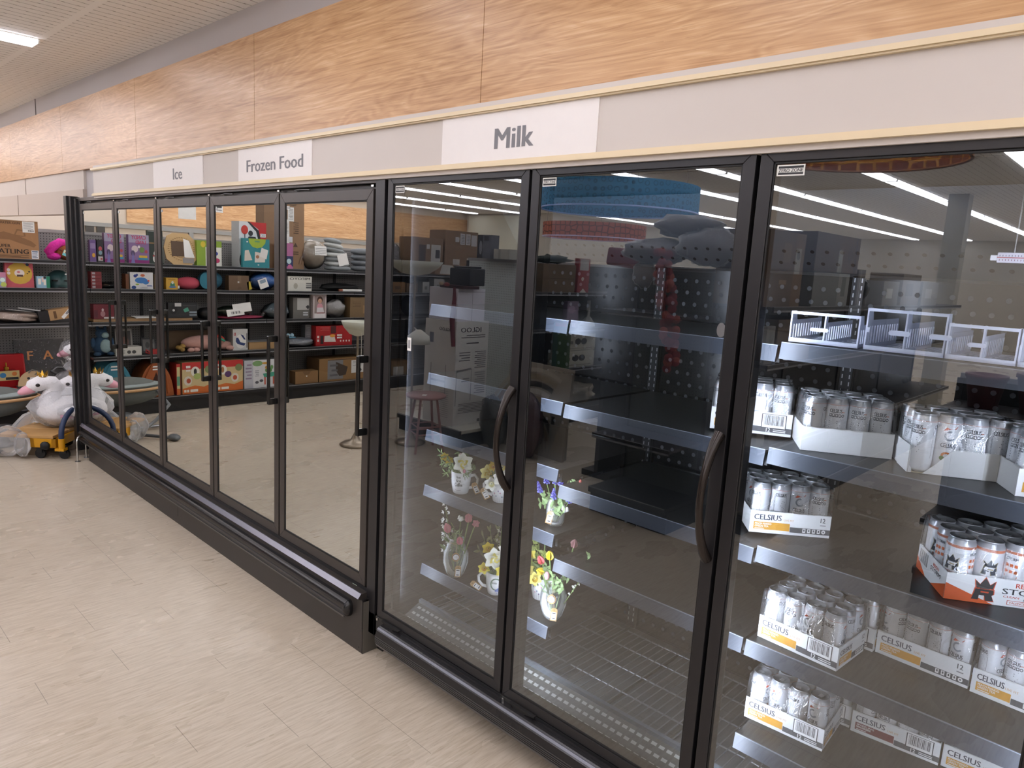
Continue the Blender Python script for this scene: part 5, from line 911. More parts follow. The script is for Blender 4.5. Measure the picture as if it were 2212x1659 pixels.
bag('silver_bag', 'crinkled silver and white bag on the top shelf next to the large brown carton', 'bag', (GX-.12, -4.12, 1.571), (.16, .1, .2), '#8c8a8f', 95, rz=PI/2, wob=.16)
for i, (a, b, h, c) in enumerate(((4.05, 4.3, .14, '#7d5c3a'), (4.32, 4.52, .13, '#5f4d38'), (4.6, 4.72, .15, '#9a9a98'), (4.8, 5.0, .2, '#9a9998'), (5.1, 5.3, .14, '#a9a7a5'))):
    G('small_box', ['small orange brown box', 'second brown box', 'narrow white box', 'taller white box', 'crumpled white pack'][i]+' on the second shelf beyond the striped blanket', 'box', a, b, 1.31, h, .12, c, [('r', .3, .3, .7, .6, '#5c5c5e' if i > 1 else '#4f3c28')])
m = MB(); m.lathe([(0, 0), (.2, 0), (.2, .012), (.14, .02), (.13, .16), (.1, .2), (0, .215)], mt('#a7a59c', .5), n=24); o = m.build('white_planter', None, (-5.52, -4.85, .63)); tag(o, 'upturned white bowl on the fourth shelf, far end of the left run', 'bowl')
m = MB(); m.ell((0, 0, .14), (.12, .1, .14), mt('#141517', .8), 16); o = m.build('black_basket', None, (-5.5, -4.5, .98)); tag(o, 'black rounded bundle on the third shelf, far end of the left run', 'bundle')
G('brown_carton', 'small brown carton with white label on the bottom deck, far end of the left run', 'box', 4.1, 4.4, .172, .2, .2, '#6e573c', [('r', .1, .0, .7, .6, '#a9a8a4')])
o = carton('tower_box', 'tall narrow grey appliance box with arched black picture on the grey end cap shelving top', 'box', (-2.98, -3.5, 1.821), PI, .2, .12, .24, '#63656e', [('r', 0, 0, .4, 1, '#2a2b30'), ('e', .25, .45, .12, .3, '#8c8d92'), ('r', .5, .75, .85, .95, '#3a3b40')], True)
carton('white_carton', 'white carton on top of the grey end cap shelving', 'box', (-2.72, -3.5, 1.821), PI, .22, .12, .1, '#aaa69c', [('r', .3, 0, .45, 1, '#8c8980')], True)
# hooks in the bright recess
for i, x in enumerate((-6.6, -7.3)):
    m = MB(); m.cyl((0, 0, 0), (0, 0, 2.1), .008, STEEL, n=8); m.box(-.2, .2, -.2, .2, 0, .02, BLK)
    for z in (1.93, 2.0): m.tube([(-.18, 0, z), (.18, -.05, z-.02)], .006, BLK, 6)
    o = m.build('hook_rack', None, (x, .9, 0)); tag(o, ['thin rack with black hooks in the bright recess, nearer the freezers', 'thin rack with black hooks deeper in the bright recess'][i], 'rack')
for i, (y, z, w_, h) in enumerate(((-1.425, 2.055, .185, .14), (-1.772, 2.155, .084, .08))):
    m = MB(); m.box(-w_/2, w_/2, 0, .003, 0, h, PAPER)
    if i: m.rect(-.03, .03, .05, .07, -.0005, INK); m.rect(-.03, .02, .02, .03, -.0005, GREY)
    for x in (-w_*.4, w_*.4): m.cyl((x, .0015, h), (x, .0015, CZ-z), .0008, STEEL, n=5)
    o = m.build('hanging_sign', None, (-5.4, y, z), PI/2); tag(o, ['blank white card hanging on threads above the pale wooden board', 'smaller white printed card hanging on threads above the lime green box'][i], 'sign')
# ---------------------------------------------------------------- drinks in the cooler
CANW = mt('#eef0f3', .3, .08, .03, 8); LID = mt('#a4a7aa', .4, .35, .08); SIL = mt('#d3d6da', .3, .4, .05); DK = mt('#3a3d46', .5); ORG = mt('#d8552f', .5); ORG2 = mt('#e0743a', .5)
def wrap(vs, r):
    return [((r)*math.sin(x/r), -(r)*math.cos(x/r), z) for x, y, z in vs]
class CB(MB):
    """patches laid on a flat front are bent round the can"""
    def __init__(s, r): super().__init__(); s.r = r; s.off = 0
    def add(s, vs, fs, m, smooth=False):
        if s.r is None: return super().add(vs, fs, m, smooth)
        vs = [((s.r-p[1])*math.sin((p[0]+s.off)/s.r), -(s.r-p[1])*math.cos((p[0]+s.off)/s.r), p[2]) for p in vs]; return super().add(vs, fs, m, smooth)
    def strip(s, x0, x1, z0, z1, m, y=-.0004, n=None):
        n = n or max(1, int((x1-x0)/.006))
        for i in range(n): a = x0+(x1-x0)*i/n; b = x0+(x1-x0)*(i+1)/n; s.rect(a, b, z0, z1, y, m)
def can_mesh(kind):
    r, h = (.0292, .156) if kind == 'c' else (.033, .158); m = CB(None)
    m.lathe([(0, .004), (r*.75, .003), (r*.8, 0), (r*.97, .008), (r, .014), (r, h-.016)], CANW, n=28)
    m.lathe([(r, h-.016), (r*.97, h-.011), (r*.88, h-.004), (r*.88, h)], SIL, n=28)
    m.r = r; per = 2*PI*r
    if kind == 'c':
        m.strip(0, per, .1375, .1387, mt('#d9907c', .5))
        m.off = 0 # logo face: swoosh, ring letter, word, fruit
        m.face([(-.015, .118), (-.009, .127), (.002, .131), (.017, .131), (.013, .1245), (.0, .1235), (-.008, .119)], -.0005, ORG)
        m.ring(.001, .105, .0085, .0135, -.0005, mt('#9fa6b0', .4), 16, R(75), R(330)); m.text('CELSIUS', .0, .074, .011, -.0006, DK, w=.035); m.rect(.003, .016, .0705, .0725, -.0005, GREY)
        m.disc(-.002, .052, .012, .01, -.0005, mt('#c8763a', .5), 12); m.disc(.01, .047, .008, .009, -.0006, mt('#d8a23c', .5), 12); m.disc(-.011, .045, .006, .006, -.0006, mt('#6d8a4a', .5), 10)
        m.off = per/3 # icon face
        m.text('CELSIUS', -.003, .116, .0105, -.0006, DK, w=.033); m.rect(.013, .021, .117, .1195, -.0005, mt('#d8907c', .5))
        for k in range(5):
            x = -.016+k*.0082
            if k < 4: m.rect(x-.0034, x+.0034, .1035, .1125, -.0005, DK); m.rect(x-.002, x+.002, .106, .111, -.0007, CANW)
            else: m.disc(x, .108, .0042, .0045, -.0005, DK, 10); m.disc(x, .108, .0025, .0026, -.0007, CANW, 8)
        for k in range(8):
            z = .097-k*.0062; m.rect(-.018, -.018+(.022 if k in (1, 2) else .03-.004*(k % 3)), z, z+.0021, -.0005, mt('#5a5d66', .5))
        m.off = -per/3 # facts face
        m.text('CELSIUS', 0, .118, .0105, -.0006, DK, w=.033); m.rect(-.017, .017, .1135, .1165, -.0005, DK)
        m.rect(-.019, .019, .04, .0408, -.0005, DK); m.rect(-.019, -.0184, .04, .112, -.0005, DK); m.rect(.0184, .019, .04, .112, -.0005, DK)
        for k in range(17): z = .109-k*.0041; m.rect(-.0175, -.0175+(.034 if k % 4 == 0 else .02+.012*((k*7) % 5)/5), z, z+.0017, -.0005, mt('#5d6068', .5))
    else:
        m.strip(0, per, .134, .141, mt('#d88a6a', .4)); m.strip(0, per, .006, .03, mt('#e8e2e0', .4))
        for a, q in ((0, 1), (per/2, 1)):
            m.off = a; logo(m, 0, .075, .034, -.0005, DK, mt('#b8a878', .4)); m.text('REIGN', 0, .062, .008, -.0006, mt('#c8563a', .5), w=.028); m.text('STORM', 0, .05, .009, -.0006, DK, w=.034)
        m.off = per/4; m.text('STORM', 0, .118, .007, -.0006, DK, w=.026)
        for i in range(3):
            for j in range(2): m.rect(-.013+i*.01, -.006+i*.01, .1-j*.016, .108-j*.016, -.0005, ORG2)
        m.rect(-.014, .015, .072, .078, -.0005, ORG2); m.rect(-.014, .015, .05, .068, -.0005, mt('#e6c4b4', .5))
        m.off = -per/4
        for k in range(16): z = .115-k*.0048; m.rect(-.014, .005+.008*((k*5) % 4)/4, z, z+.002, -.0005, mt('#c98a78', .5))
    m.r = None
    return m, r, h
def logo(m, x, z, s, y, c1, c2):
    """crowned letter R"""
    def P(pts, yy, c): m.face([(x+(u-.5)*s, z+v*s) for u, v in pts], yy, c)
    for e, c, yy in ((.045, c2, y), (0, c1, y-.0003)):
        P([(.06-e, 1+e), (.28+e, .78), (.28, .62-e), (.14-e, .6-e)], yy, c); P([(.28, .82), (.5, 1.14+e*1.5), (.72, .82), (.72, .58), (.28, .58)], yy, c); P([(.94+e, 1+e), (.86+e, .6-e), (.72, .62-e), (.72-e, .78)], yy, c)
        P([(.1-e, .56+e), (.9+e, .56+e), (.92+e, .34), (.82, .24), (.7, .24), (.3, .24), (.05-e, .3)], yy-.0001, c)
        P([(.05-e, .32), (.3, .32), (.28, .0-e), (-.03-e, .0-e)], yy, c); P([(.52, .3), (.84, .3), (.95+e, .0-e), (.6-e, -.02-e)], yy, c)
    P([(.34, .46), (.7, .46), (.7, .38), (.34, .38)], y-.0007, c2)
CANS = {}
def can_proto(kind):
    m, r, h = can_mesh(kind); me = m.build('can'); l = MB()
    l.lathe([(r*.88, h), (r*.9, h+.0015), (r*.86, h+.0015), (r*.8, h-.004), (0, h-.0035)], LID, n=24); l.lathe([(r*.9, h-.003), (r*.92, h), (r*.9, h+.0016)], SIL, n=24)
    T_ = l.T; l.box(-.006, .006, -.002, .014, h-.0034, h-.0022, SIL); l.disc(0, 0, .001, .001, 0, SIL, 4)
    lo = l.build('lid', me); CANS[kind] = [me, False, r, h]
for k in 'cr': can_proto(k)
def tray(label, short, fl, ang, z, style, film=1, cols=4, rws=3, kind='c', rots=(0, 1, 2, 1), skip=()):
    """shrink-wrapped tray; fl = front left corner, long front side at angle ang"""
    me0, used, r, h = CANS[kind]; p = .0596 if kind == 'c' else .0668; L = cols*p+.006; W = rws*p+.006; hh = .072
    t = thing('drinks_tray', label, 'tray', (fl[0], fl[1], z+.001), R(ang))
    wc = mt('#e9e9e8', .6, 0, .02); inn = mt('#b3a794', .8); m = MB(); e = .0016
    torn = style == 'torn'
    if torn:
        m.prism([(.035, 0), (L, 0), (L, hh), (.105, hh), (.095, hh*.9), (.06, hh*.35)], 0, e, wc); m.prism([(0, 0), (.008, 0), (.008, .012), (0, .02)], 0, e, wc)
    else: m.box(0, L, 0, e, 0, hh, wc)
    m.box(0, L, W-e, W, 0, hh, wc); m.box(0, e, e, W-e, 0, hh*1.0, wc); m.box(L-e, L, e, W-e, 0, hh, wc); m.box(e, L-e, e, W-e, 0, .0012, inn)
    m.box(e, L-e, e, e+.0004, .002, hh, inn) if not torn else None
    if torn: m.prism([(0, 0), (W*.55, -.0), (W*.62, hh), (0, hh*1.02)], -.003, -.0015, wc, 'yz')
    Y = mt('#dba03a', .55); D = mt('#55565a', .55); M_ = mt('#7d3338', .55); lt = mt('#d89a5a', .55)
    def front(m, L, short=False, lab=Y, words=('PEACH MANGO', 'GREEN TEA'), code=True):
        m.text('CELSIUS', .012, hh*.6, hh*.24 if not short else hh*.2, -.0008, mt('#3e4150', .55), False, w=L*(.34 if not short else .42)); 
        m.rect(.012, L*.5, hh*.16, hh*.5, -.0006, lab); m.rect(L*.505, L, hh*.12, hh*.36, -.0006, D)
        m.text(words[0], .016, hh*.38, hh*.085, -.001, PAPER, False, w=.05); m.text(words[1], .016, hh*.27, hh*.085, -.001, PAPER, False, w=.042); m.rect(.016, .045, hh*.19, hh*.22, -.001, PAPER)
        m.text('LIVE FIT', L*.42, hh*.6, hh*.09, -.0008, mt('#d8b28a', .55), False, w=.03) if not short else None
        if code == 'bar':
            m.rect(L*.63, L*.93, hh*.3, hh*.93, -.0009, INK); m.rect(L*.64, L*.92, hh*.33, hh*.91, -.0011, PAPER); rn = random.Random(4); x = L*.66
            while x < L*.9: w_ = rn.choice((.0007, .0012, .002)); m.rect(x, x+w_, hh*.44, hh*.88, -.0013, INK); x += w_+rn.choice((.0008, .0014))
            m.text('12', L*.72, hh*.14, hh*.17, -.001, PAPER, w=.012); m.rect(L*.78, L*.93, hh*.24, hh*.27, -.001, PAPER); m.rect(L*.78, L*.93, hh*.16, hh*.2, -.001, PAPER)
        elif code == 'icons':
            m.text('12', L*.9, hh*.66, hh*.2, -.0008, D, w=.014); m.rect(L*.87, L*.94, hh*.52, hh*.56, -.0008, GREY)
            for k in range(5):
                x = L*(.68+k*.06)
                if k < 4: m.rect(x-.0045, x+.0045, hh*.16, hh*.34, -.001, PAPER); m.rect(x-.002, x+.002, hh*.22, hh*.31, -.0013, D)
                else: m.disc(x, hh*.25, .006, .0065, -.001, PAPER, 12); m.face([(x-.003, hh*.28), (x, hh*.2), (x+.003, hh*.28)], -.0013, D)
    if style in ('bar', 'icons'): front(m, L, code=style)
    if style == 'maroon': front(m, L, lab=M_, words=('SPARKLING', 'MANGO PASSIONFRUIT'), code='bar')
    if style == 'plain': m.rect(L*.66, L, 0, hh, -.0005, mt('#d6d4cf', .6))
    if style == 'torn': m.rect(L*.72, L, 0, hh, -.0005, mt('#d6d4cf', .6))
    if style == 'storm':
        o1 = mt('#d8622f', .55); m.face([(0, 0), (L*.42, 0), (0, hh*.62)], -.0006, o1); m.face([(L*.8, 0), (L, 0), (L, hh*.3)], -.0006, o1)
        logo(m, L*.33, hh*.13, hh*.72, -.0009, mt('#3a3634', .55), mt('#d8572f', .55)); m.text('REIGN', L*.68, hh*.72, hh*.17, -.0009, mt('#c8462f', .5), w=.052); m.text('STORM', L*.68, hh*.46, hh*.2, -.0009, INK, w=.11)
        m.text('CLEAN', L*.56, hh*.33, hh*.07, -.0009, mt('#c8462f', .5), w=.036); m.text('ENERGY', L*.82, hh*.33, hh*.07, -.0009, mt('#c8462f', .5), w=.042); m.face([(L*.665, hh*.48), (L*.69, hh*.7), (L*.685, hh*.55), (L*.7, hh*.52), (L*.66, hh*.24), (L*.672, hh*.46)], -.0012, INK)
        m.rect(L*.53, L*.85, hh*.08, hh*.24, -.0008, mt('#c8462f', .5)); m.rect(L*.535, L*.845, hh*.095, hh*.225, -.001, PAPER); m.text('VALENCIA ORANGE', L*.69, hh*.125, hh*.07, -.0012, mt('#c8462f', .5), w=.078)
    # sides
    for sx, T_ in ((0, Matrix.Translation((-.0003, W, 0)) @ rotm(-90, 'Z')), (1, Matrix.Translation((L+.0003, 0, 0)) @ rotm(90, 'Z'))):
        m.T = T_
        if style in ('bar', 'icons', 'maroon') and sx == 1: front(m, W, True, code='icons' if style == 'bar' else None)
        if sx == 0 and style == 'storm':
            m.face([(0, 0), (W*.35, 0), (0, hh*.5)], -.0006, mt('#d8622f', .55)); m.face([(W*.55, 0), (W, 0), (W, hh*.55)], -.0006, mt('#d8622f', .55)); m.text('STORM', W*.66, hh*.5, hh*.16, -.0009, INK, w=.07); m.text('REIGN', W*.66, hh*.7, hh*.12, -.0009, mt('#c8462f', .5), w=.04); m.rect(W*.06, W*.4, hh*.35, hh*.9, -.0007, PAPER)
            for k in range(14): m.rect(W*(.08+k*.022), W*(.088+k*.022+.006*(k % 3 == 0)), hh*.38, hh*.88, -.0009, INK)
        m.T = Matrix()
    m.build('tray_body', t)
    if film:
        f = MB(); rim = [(0, 0), (L, 0), (L, W), (0, W)]; n = 14
        def loop(ins, z, wob):
            V = []
            rr_ = random.Random(int(fl[0]*1000))
            for i in range(4):
                a, b = rim[i], rim[(i+1) % 4]
                for k in range(n):
                    u = k/n; x = a[0]+(b[0]-a[0])*u; y = a[1]+(b[1]-a[1])*u; cx, cy = L/2, W/2
                    q = 1-ins-wob*math.sin(u*PI*cols*2)**2
                    V.append((cx+(x-cx)*q, cy+(y-cy)*q, z+rr_.uniform(-.002, .002)))
            return V
        loops = [loop(-.006, hh*.97, 0), loop(.0, hh*1.25, .004), loop(.008, h*.82, .012), loop(.03, h*1.0, .02), loop(.16, h+.004, 0)]
        V = sum(loops, []); k = 4*n; F = []
        for i in range(len(loops)-1):
            for j in range(k): F.append((i*k+j, i*k+(j+1) % k, (i+1)*k+(j+1) % k, (i+1)*k+j))
        f.add(V, F, FILM, True); f.build('plastic_wrap', t)
    # cans, each a thing of its own
    ca, sa = math.cos(R(ang)), math.sin(R(ang)); rowname = ['front', 'middle', 'back'] if rws == 3 else ['front', 'back']
    for j in range(rws):
        for i in range(cols):
            if (i, j) in skip: continue
            x = .003+p*(i+.5); y = .003+p*(j+.5); lab = 'slim can, %s from left, %s row, %s' % (ORD[i], rowname[j], short)
            a = R(ang)+[0, -2*PI/3, 2*PI/3][rots[(i+j*2) % len(rots)]]+R(-28+((i*37+j*53) % 40)-20)
            loc = (fl[0]+x*ca-y*sa, fl[1]+x*sa+y*ca, z+.0022)
            if not CANS[kind][1]:
                CANS[kind][1] = True; o = me0; o.location = loc; o.rotation_euler = (0, 0, a); tag(o, lab, 'can', short+' cans')
            else: dup(me0, loc, a, lab, short+' cans'); me0_ = None
ZA, ZB, ZC, ZD, ZE = SHELVES[2][2]
tray('white bar-coded can tray on the second shelf, seen across the second door post', 'bar-coded tray behind the door post', (1.438, .302), 25, ZB, 'bar', rots=(2, 1, 2, 1))
tray('plain white can tray with no print on the second shelf of the third bay', 'blank untorn tray', (1.742, .274), 30, ZB, 'plain', rots=(1, 1, 1, 1, 0))
tray('torn plain white can tray on the second shelf of the third bay', 'torn blank tray', (2.024, .287), 28.7, ZB, 'torn', rots=(1, 0, 1, 2))
tray('yellow-label can tray cut by the right edge on the second shelf', 'tray at right end of second shelf', (2.263, .28), 28, ZB, 'bar', rots=(1, 2))
tray('single yellow-label can tray on the third shelf of the third bay', 'lone tray on third shelf', (1.602, .311), 38, ZC, 'icons', rots=(2, 2, 0, 1))
tray('orange and white can tray with a crowned letter on the third shelf', 'orange tray', (2.154, .269), 31.6, ZC, 'storm', kind='r', rots=(0, 0, 1, 2))
tray('front left yellow-label can tray on the fourth shelf', 'front left tray, fourth shelf', (1.687, .266), -4.5, ZD, 'bar', rots=(1, 1, 0, 2))
tray('rear left can tray half hidden on the fourth shelf', 'hidden rear tray, fourth shelf', (1.722, .458), -3, ZD, 'bar', rots=(1, 2, 2, 2))
tray('middle yellow-label can tray with icons on the fourth shelf', 'middle tray, fourth shelf', (1.971, .456), -3, ZD, 'icons', rots=(0, 1, 2, 0))
tray('right yellow-label can tray on the fourth shelf cut by the right edge', 'right tray, fourth shelf', (2.2215, .437), -3, ZD, 'icons', rots=(2, 1, 1), cols=3)
tray('front yellow-label can tray on the lowest shelf', 'front left tray, lowest shelf', (1.654, .319), 3.3, ZE, 'bar', rots=(2, 0, 2, 0))
tray('rear left can tray half hidden on the lowest shelf', 'hidden rear tray, lowest shelf', (1.671, .507), 3, ZE, 'bar', rots=(1, 0, 0))
tray('maroon-label can tray on the lowest shelf', 'maroon-label tray', (1.921, .511), 6, ZE, 'maroon', rots=(2, 0, 1, 0))
tray('yellow-label can tray at the right of the lowest shelf', 'right tray, lowest shelf', (2.169, .545), 4, ZE, 'icons', rots=(0, 0, 2), cols=4)
m = MB(); m.box(-.2, .2, 0, .3, 0, .006, mt('#cfd4d6', .4)); m.box(-.2, .2, 0, .004, 0, .02, mt('#cfd4d6', .4)); o = m.build('white_board', None, (2.06, .26, .206), R(4)); tag(o, 'white plastic panel lying on the bottom wire rack at the right', 'panel')

# clear plastic dividers standing on the top shelf
CRY = mt('#e8eeff', .3, 0, .03, 8, 0, 0, .82)
def crate(label, loc, rz, w_, h, d, tall):
    t = thing('plastic_bin', label, 'bin', loc, rz, 'clear plastic bins on the top cooler shelf')
    m = MB(); n = 12
    for k in range(n): m.box(.004+(w_-.008)*k/n, .004+(w_-.008)*(k+.55)/n, .006, d-.004, 0, .003, CRY)
    for k in range(6): m.box(0, w_, d*k/5-.002 if k else 0, d*k/5+.003, 0, .0035, CRY)
    m.build('slotted_floor', t)
    m = MB()
    for x in (0, w_/2, w_-.004):
        m.box(x, x+.004, 0, .02, 0, h, CRY)
        if tall or x != w_/2: m.prism([(.02, h), (.035, h), (.05, h*.62), (.02, h*.62)], x, x+.004, CRY, 'yz')
    m.box(0, w_, 0, .004, h-.008, h, CRY); m.box(0, w_, 0, .006, 0, .012, CRY)
    m.box(w_*.02, w_*.06, -.003, 0, h*.42, h*.54, CRY) if tall else None
    for x in (w_/2, w_) if tall else (w_/2,): m.prism([(x-w_*.17, h*.4), (x-w_*.2, h*.46), (x-w_*.17, h*.52), (x+w_*.06, h*.52), (x+w_*.08, h*.46), (x+w_*.06, h*.4)], -.004, 0, CRY)
    m.build('front_frame', t)
    for x in (0, w_/2, w_-.003):
        m = MB(); m.box(x, x+.003, .02, d, 0, h*.12, CRY); m.box(x, x+.003, .02, d, h*.56, h*.7, CRY)
        k = .03
        while k < d: m.box(x, x+.003, k, k+.012, h*.12, h*.56, CRY); k += .024
        m.build('slotted_side', t)
    return t
crate('clear plastic slotted bin at the left end of the top cooler shelf', (1.675, .262, ZA+.003), R(5), .185, .088, .3, False)
crate('tall clear plastic bin in the middle of the top shelf with two high openings', (1.872, .285, ZA+.003), R(1), .192, .112, .3, True)
crate('clear plastic slotted bin on the top shelf right of the tall one', (2.068, .285, ZA+.003), R(1), .15, .09, .3, False)
crate('clear plastic slotted bin at the right edge of the top shelf', (2.222, .285, ZA+.003), R(1), .17, .09, .3, False)
t = thing('thermometer', 'white horizontal fridge thermometer hanging at the upper right inside the cooler', 'thermometer', (2.16, .4, 1.848))
m = MB(); m.box(-.035, .12, 0, .008, 0, .026, mt('#e6e2f0', .4)); m.box(-.05, -.035, .001, .007, .005, .019, mt('#f0eef6', .4)); m.build('case', t, bevel=.002)
m = MB()
for k in range(22):
    x = -.03+k*.0065; m.rect(x, x+.0014, .005, .009, -.0005, mt('#8a4a6a', .5)); m.rect(x, x+.0014, .016, .02, -.0005, mt('#5a5a7a', .5))
m.rect(-.035, .11, .0122, .0142, -.0006, mt('#c84a5a', .4)); m.build('scale', t)
m = MB(); m.cyl((.0, .004, .026), (.0, .004, .21), .002, STEEL, n=6); m.build('hanger', t)

# ---------------------------------------------------------------- flowers
POR = mt('#e6e6e4', .2, 0, .02); LEAF = mt('#5d7a3f', .6, 0, .2, 20); LEAF2 = mt('#7d9560', .6, 0, .2, 20); STEM = mt('#6f8a4a', .6)
VG = clear_mat('vase_glass', '#f4f8f6', .96, .03, 0, 18, 1.3, False); WATER = clear_mat('water', '#e6ece4', .99, .02, 0)
def price_tag(par, loc, rz, tilt, bar=True):
    m = MB(); m.T = rotm(tilt, 'Y'); kf = mt('#b8935e', .7); m.prism([(-.013, -.026), (.013, -.026), (.013, .02), (.007, .027), (-.007, .027), (-.013, .02)], 0, .001, kf); m.rect(-.0095, .0095, -.021, .011, -.0006, PAPER); m.rect(-.007, .007, .004, .0075, -.001, INK); m.rect(-.005, .005, -.006, -.0045, -.001, GREY); m.rect(-.005, .006, -.017, -.0125, -.001, INK); m.ring(0, .02, .0015, .003, -.0005, CARDD, 8)
    o = m.build('price_tag', par, loc, rz); o['label'] = 'kraft paper price tag'; return o
def twine(par, pts):
    m = MB(); m.tube(pts, .0009, mt('#b59a72', .9), 5); return m.build('twine', par)
def mug(label, loc, hrz, deco):
    t = thing('mug', label, 'mug', loc, 0, 'white mugs of flowers'); m = MB(); h = .098
    m.lathe([(0, .002), (.03, 0), (.034, .004), (.041, .04), (.044, h), (.0405, h), (.037, .04), (.03, .008), (0, .008)], POR, n=32); m.build('body', t)
    m = MB(); ca, sa = math.cos(hrz), math.sin(hrz); P = [(.038, .078), (.06, .086), (.074, .07), (.072, .048), (.056, .03), (.036, .026)]; m.tube([(r_*ca, r_*sa, z) for r_, z in P], [.0075, .0065, .006, .006, .0065, .0075], POR, 10); m.build('handle', t)
    c = CB(.0435); g = mt('#3c3f3c', .6); rn = random.Random(int(loc[0]*100))
    c.off = deco[1]
    if deco[0] == 'words':
        for q, (s_, z, w_) in enumerate((('but', .076, .018), ('first', .06, .022), ('Coffee', .04, .034))): c.text(s_, .0, z, .011 if q < 2 else .015, -.0006, g, w=w_)
        for k in range(7): c.disc(rn.uniform(-.024, .024), rn.uniform(.02, .085), .0012, .0012, -.0006, g, 6)
        c.rect(-.008, .01, .022, .0235, -.0006, g)
    elif deco[0] == 'wreath':
        for k in range(22):
            a = R(40)+k*R(300)/22; c.disc(.021*math.cos(a), .056+.024*math.sin(a), .004, .0028, -.0006, mt('#5d7a66', .6), 8)
        for k in range(26): c.disc(.008+rn.gauss(0, .005), .03+rn.gauss(0, .005), .002, .002, -.0008-k*.00002, mt('#3a5aa8' if k % 2 else '#6a86c8', .6), 6)
        c.text('Birthday', -.006, .058, .008, -.0008, mt('#6d7a72', .6), w=.02)
    else:
        for k in range(11):
            x = -.04+k*.0085; z = .03+rn.random()*.035; c.rect(x, x+.0007, .008, z, -.0006, mt('#5d6f66', .6)); c.disc(x, z, .003, .0035, -.0008, mt(['#7a6a8c', '#b87a8a', '#5d6f8a'][k % 3], .6), 7)
    c.r = None; c2 = c.build('printed_pattern', t)
    return t
def vase(label, loc, s, h, tagr=0, disc=True):
    t = thing('glass_vase', label, 'vase', loc, 0, 'small glass vases of flowers'); m = MB(); pr = [(.0, .004), (.026, .0), (.034, .012), (.046, .05), (.045, .085), (.033, .115), (.026, .128), (.03, .14)] if h else [(0, .004), (.03, 0), (.036, .012), (.038, .06), (.036, .085), (.032, .094), (.035, .1)]
    m.lathe([(r_*s, z*s) for r_, z in pr], VG, n=32); m.lathe([(r_*s*.93, z*s+.004) for r_, z in pr[::-1]], VG, n=32); m.build('glass_body', t)
    m = MB(); k = 5; m.lathe([(0, .008*s)]+[(r_*s*.9, z*s+.004) for r_, z in pr[2:k]]+[(0, pr[k-1][1]*s+.004)], WATER, n=28); m.build('water', t)
    zt = (pr[-2][1])*s; rt = pr[-2][0]*s
    m = MB(); m.tube([((rt+.001)*math.cos(a*PI/8), (rt+.001)*math.sin(a*PI/8), zt) for a in range(16)], .0011, mt('#b59a72', .9), 5, closed=True); m.build('twine', t)
    f = tagr; d = (math.sin(f), -math.cos(f)); rm = .047*s if h else .039*s
    if disc:
        m = MB(); m.disc(0, 0, .017, .02, 0, mt('#b8935e', .7), 18); m.disc(0, 0, .0145, .0145, -.0005, mt('#4a3a5c', .6), 18); m.disc(0, 0, .0125, .0125, -.001, PAPER, 18); m.rect(-.006, .006, .002, .003, -.0014, GREY); m.rect(-.007, .007, -.003, -.002, -.0014, GREY); o = m.build('round_tag', t, (d[0]*(rm+.002)-.004, d[1]*(rm+.002), zt*.68), f); o['label'] = 'round kraft tag with white seal'
        price_tag(t, (d[0]*(rm+.006)+.012, d[1]*(rm+.006), zt*.3), f, 3); twine(t, [(rt*d[0], rt*d[1], zt), (d[0]*(rm+.001), d[1]*(rm+.001), zt*.85), (d[0]*(rm+.004)+.012, d[1]*(rm+.004), zt*.3+.025)])
    else: price_tag(t, (d[0]*(rm+.004)-.02, d[1]*(rm+.004), zt*.36), f, 10); twine(t, [(rt*d[0], rt*d[1], zt), (d[0]*(rm+.002)-.016, d[1]*(rm+.002), zt*.36+.025)])
    return t
def petal(m, c, dirv, upv, L_, W_, mat_, curl=.25):
    """one cupped petal from c along dirv"""
    d = Vector(dirv).normalized(); u = Vector(upv).normalized(); s_ = d.cross(u).normalized(); V = []; F = []; n = 5
    for i in range(n+1):
        t_ = i/n; w_ = W_*math.sin(PI*min(1, t_*.86+.1))**.8*(1-.25*t_*t_)
        p = Vector(c)+d*L_*t_+u*L_*curl*math.sin(t_*PI*.6)*t_
        for q in (-1, 0, 1): V.append(p+s_*w_*q*.5+u*L_*.06*abs(q))
    for i in range(n):
        for q in range(2): a = i*3+q; F.append((a, a+1, a+4, a+3))
    m.add(V, F, mat_, True)
def basis(d):
    d = Vector(d).normalized(); a = d.orthogonal().normalized(); return d, a, d.cross(a)
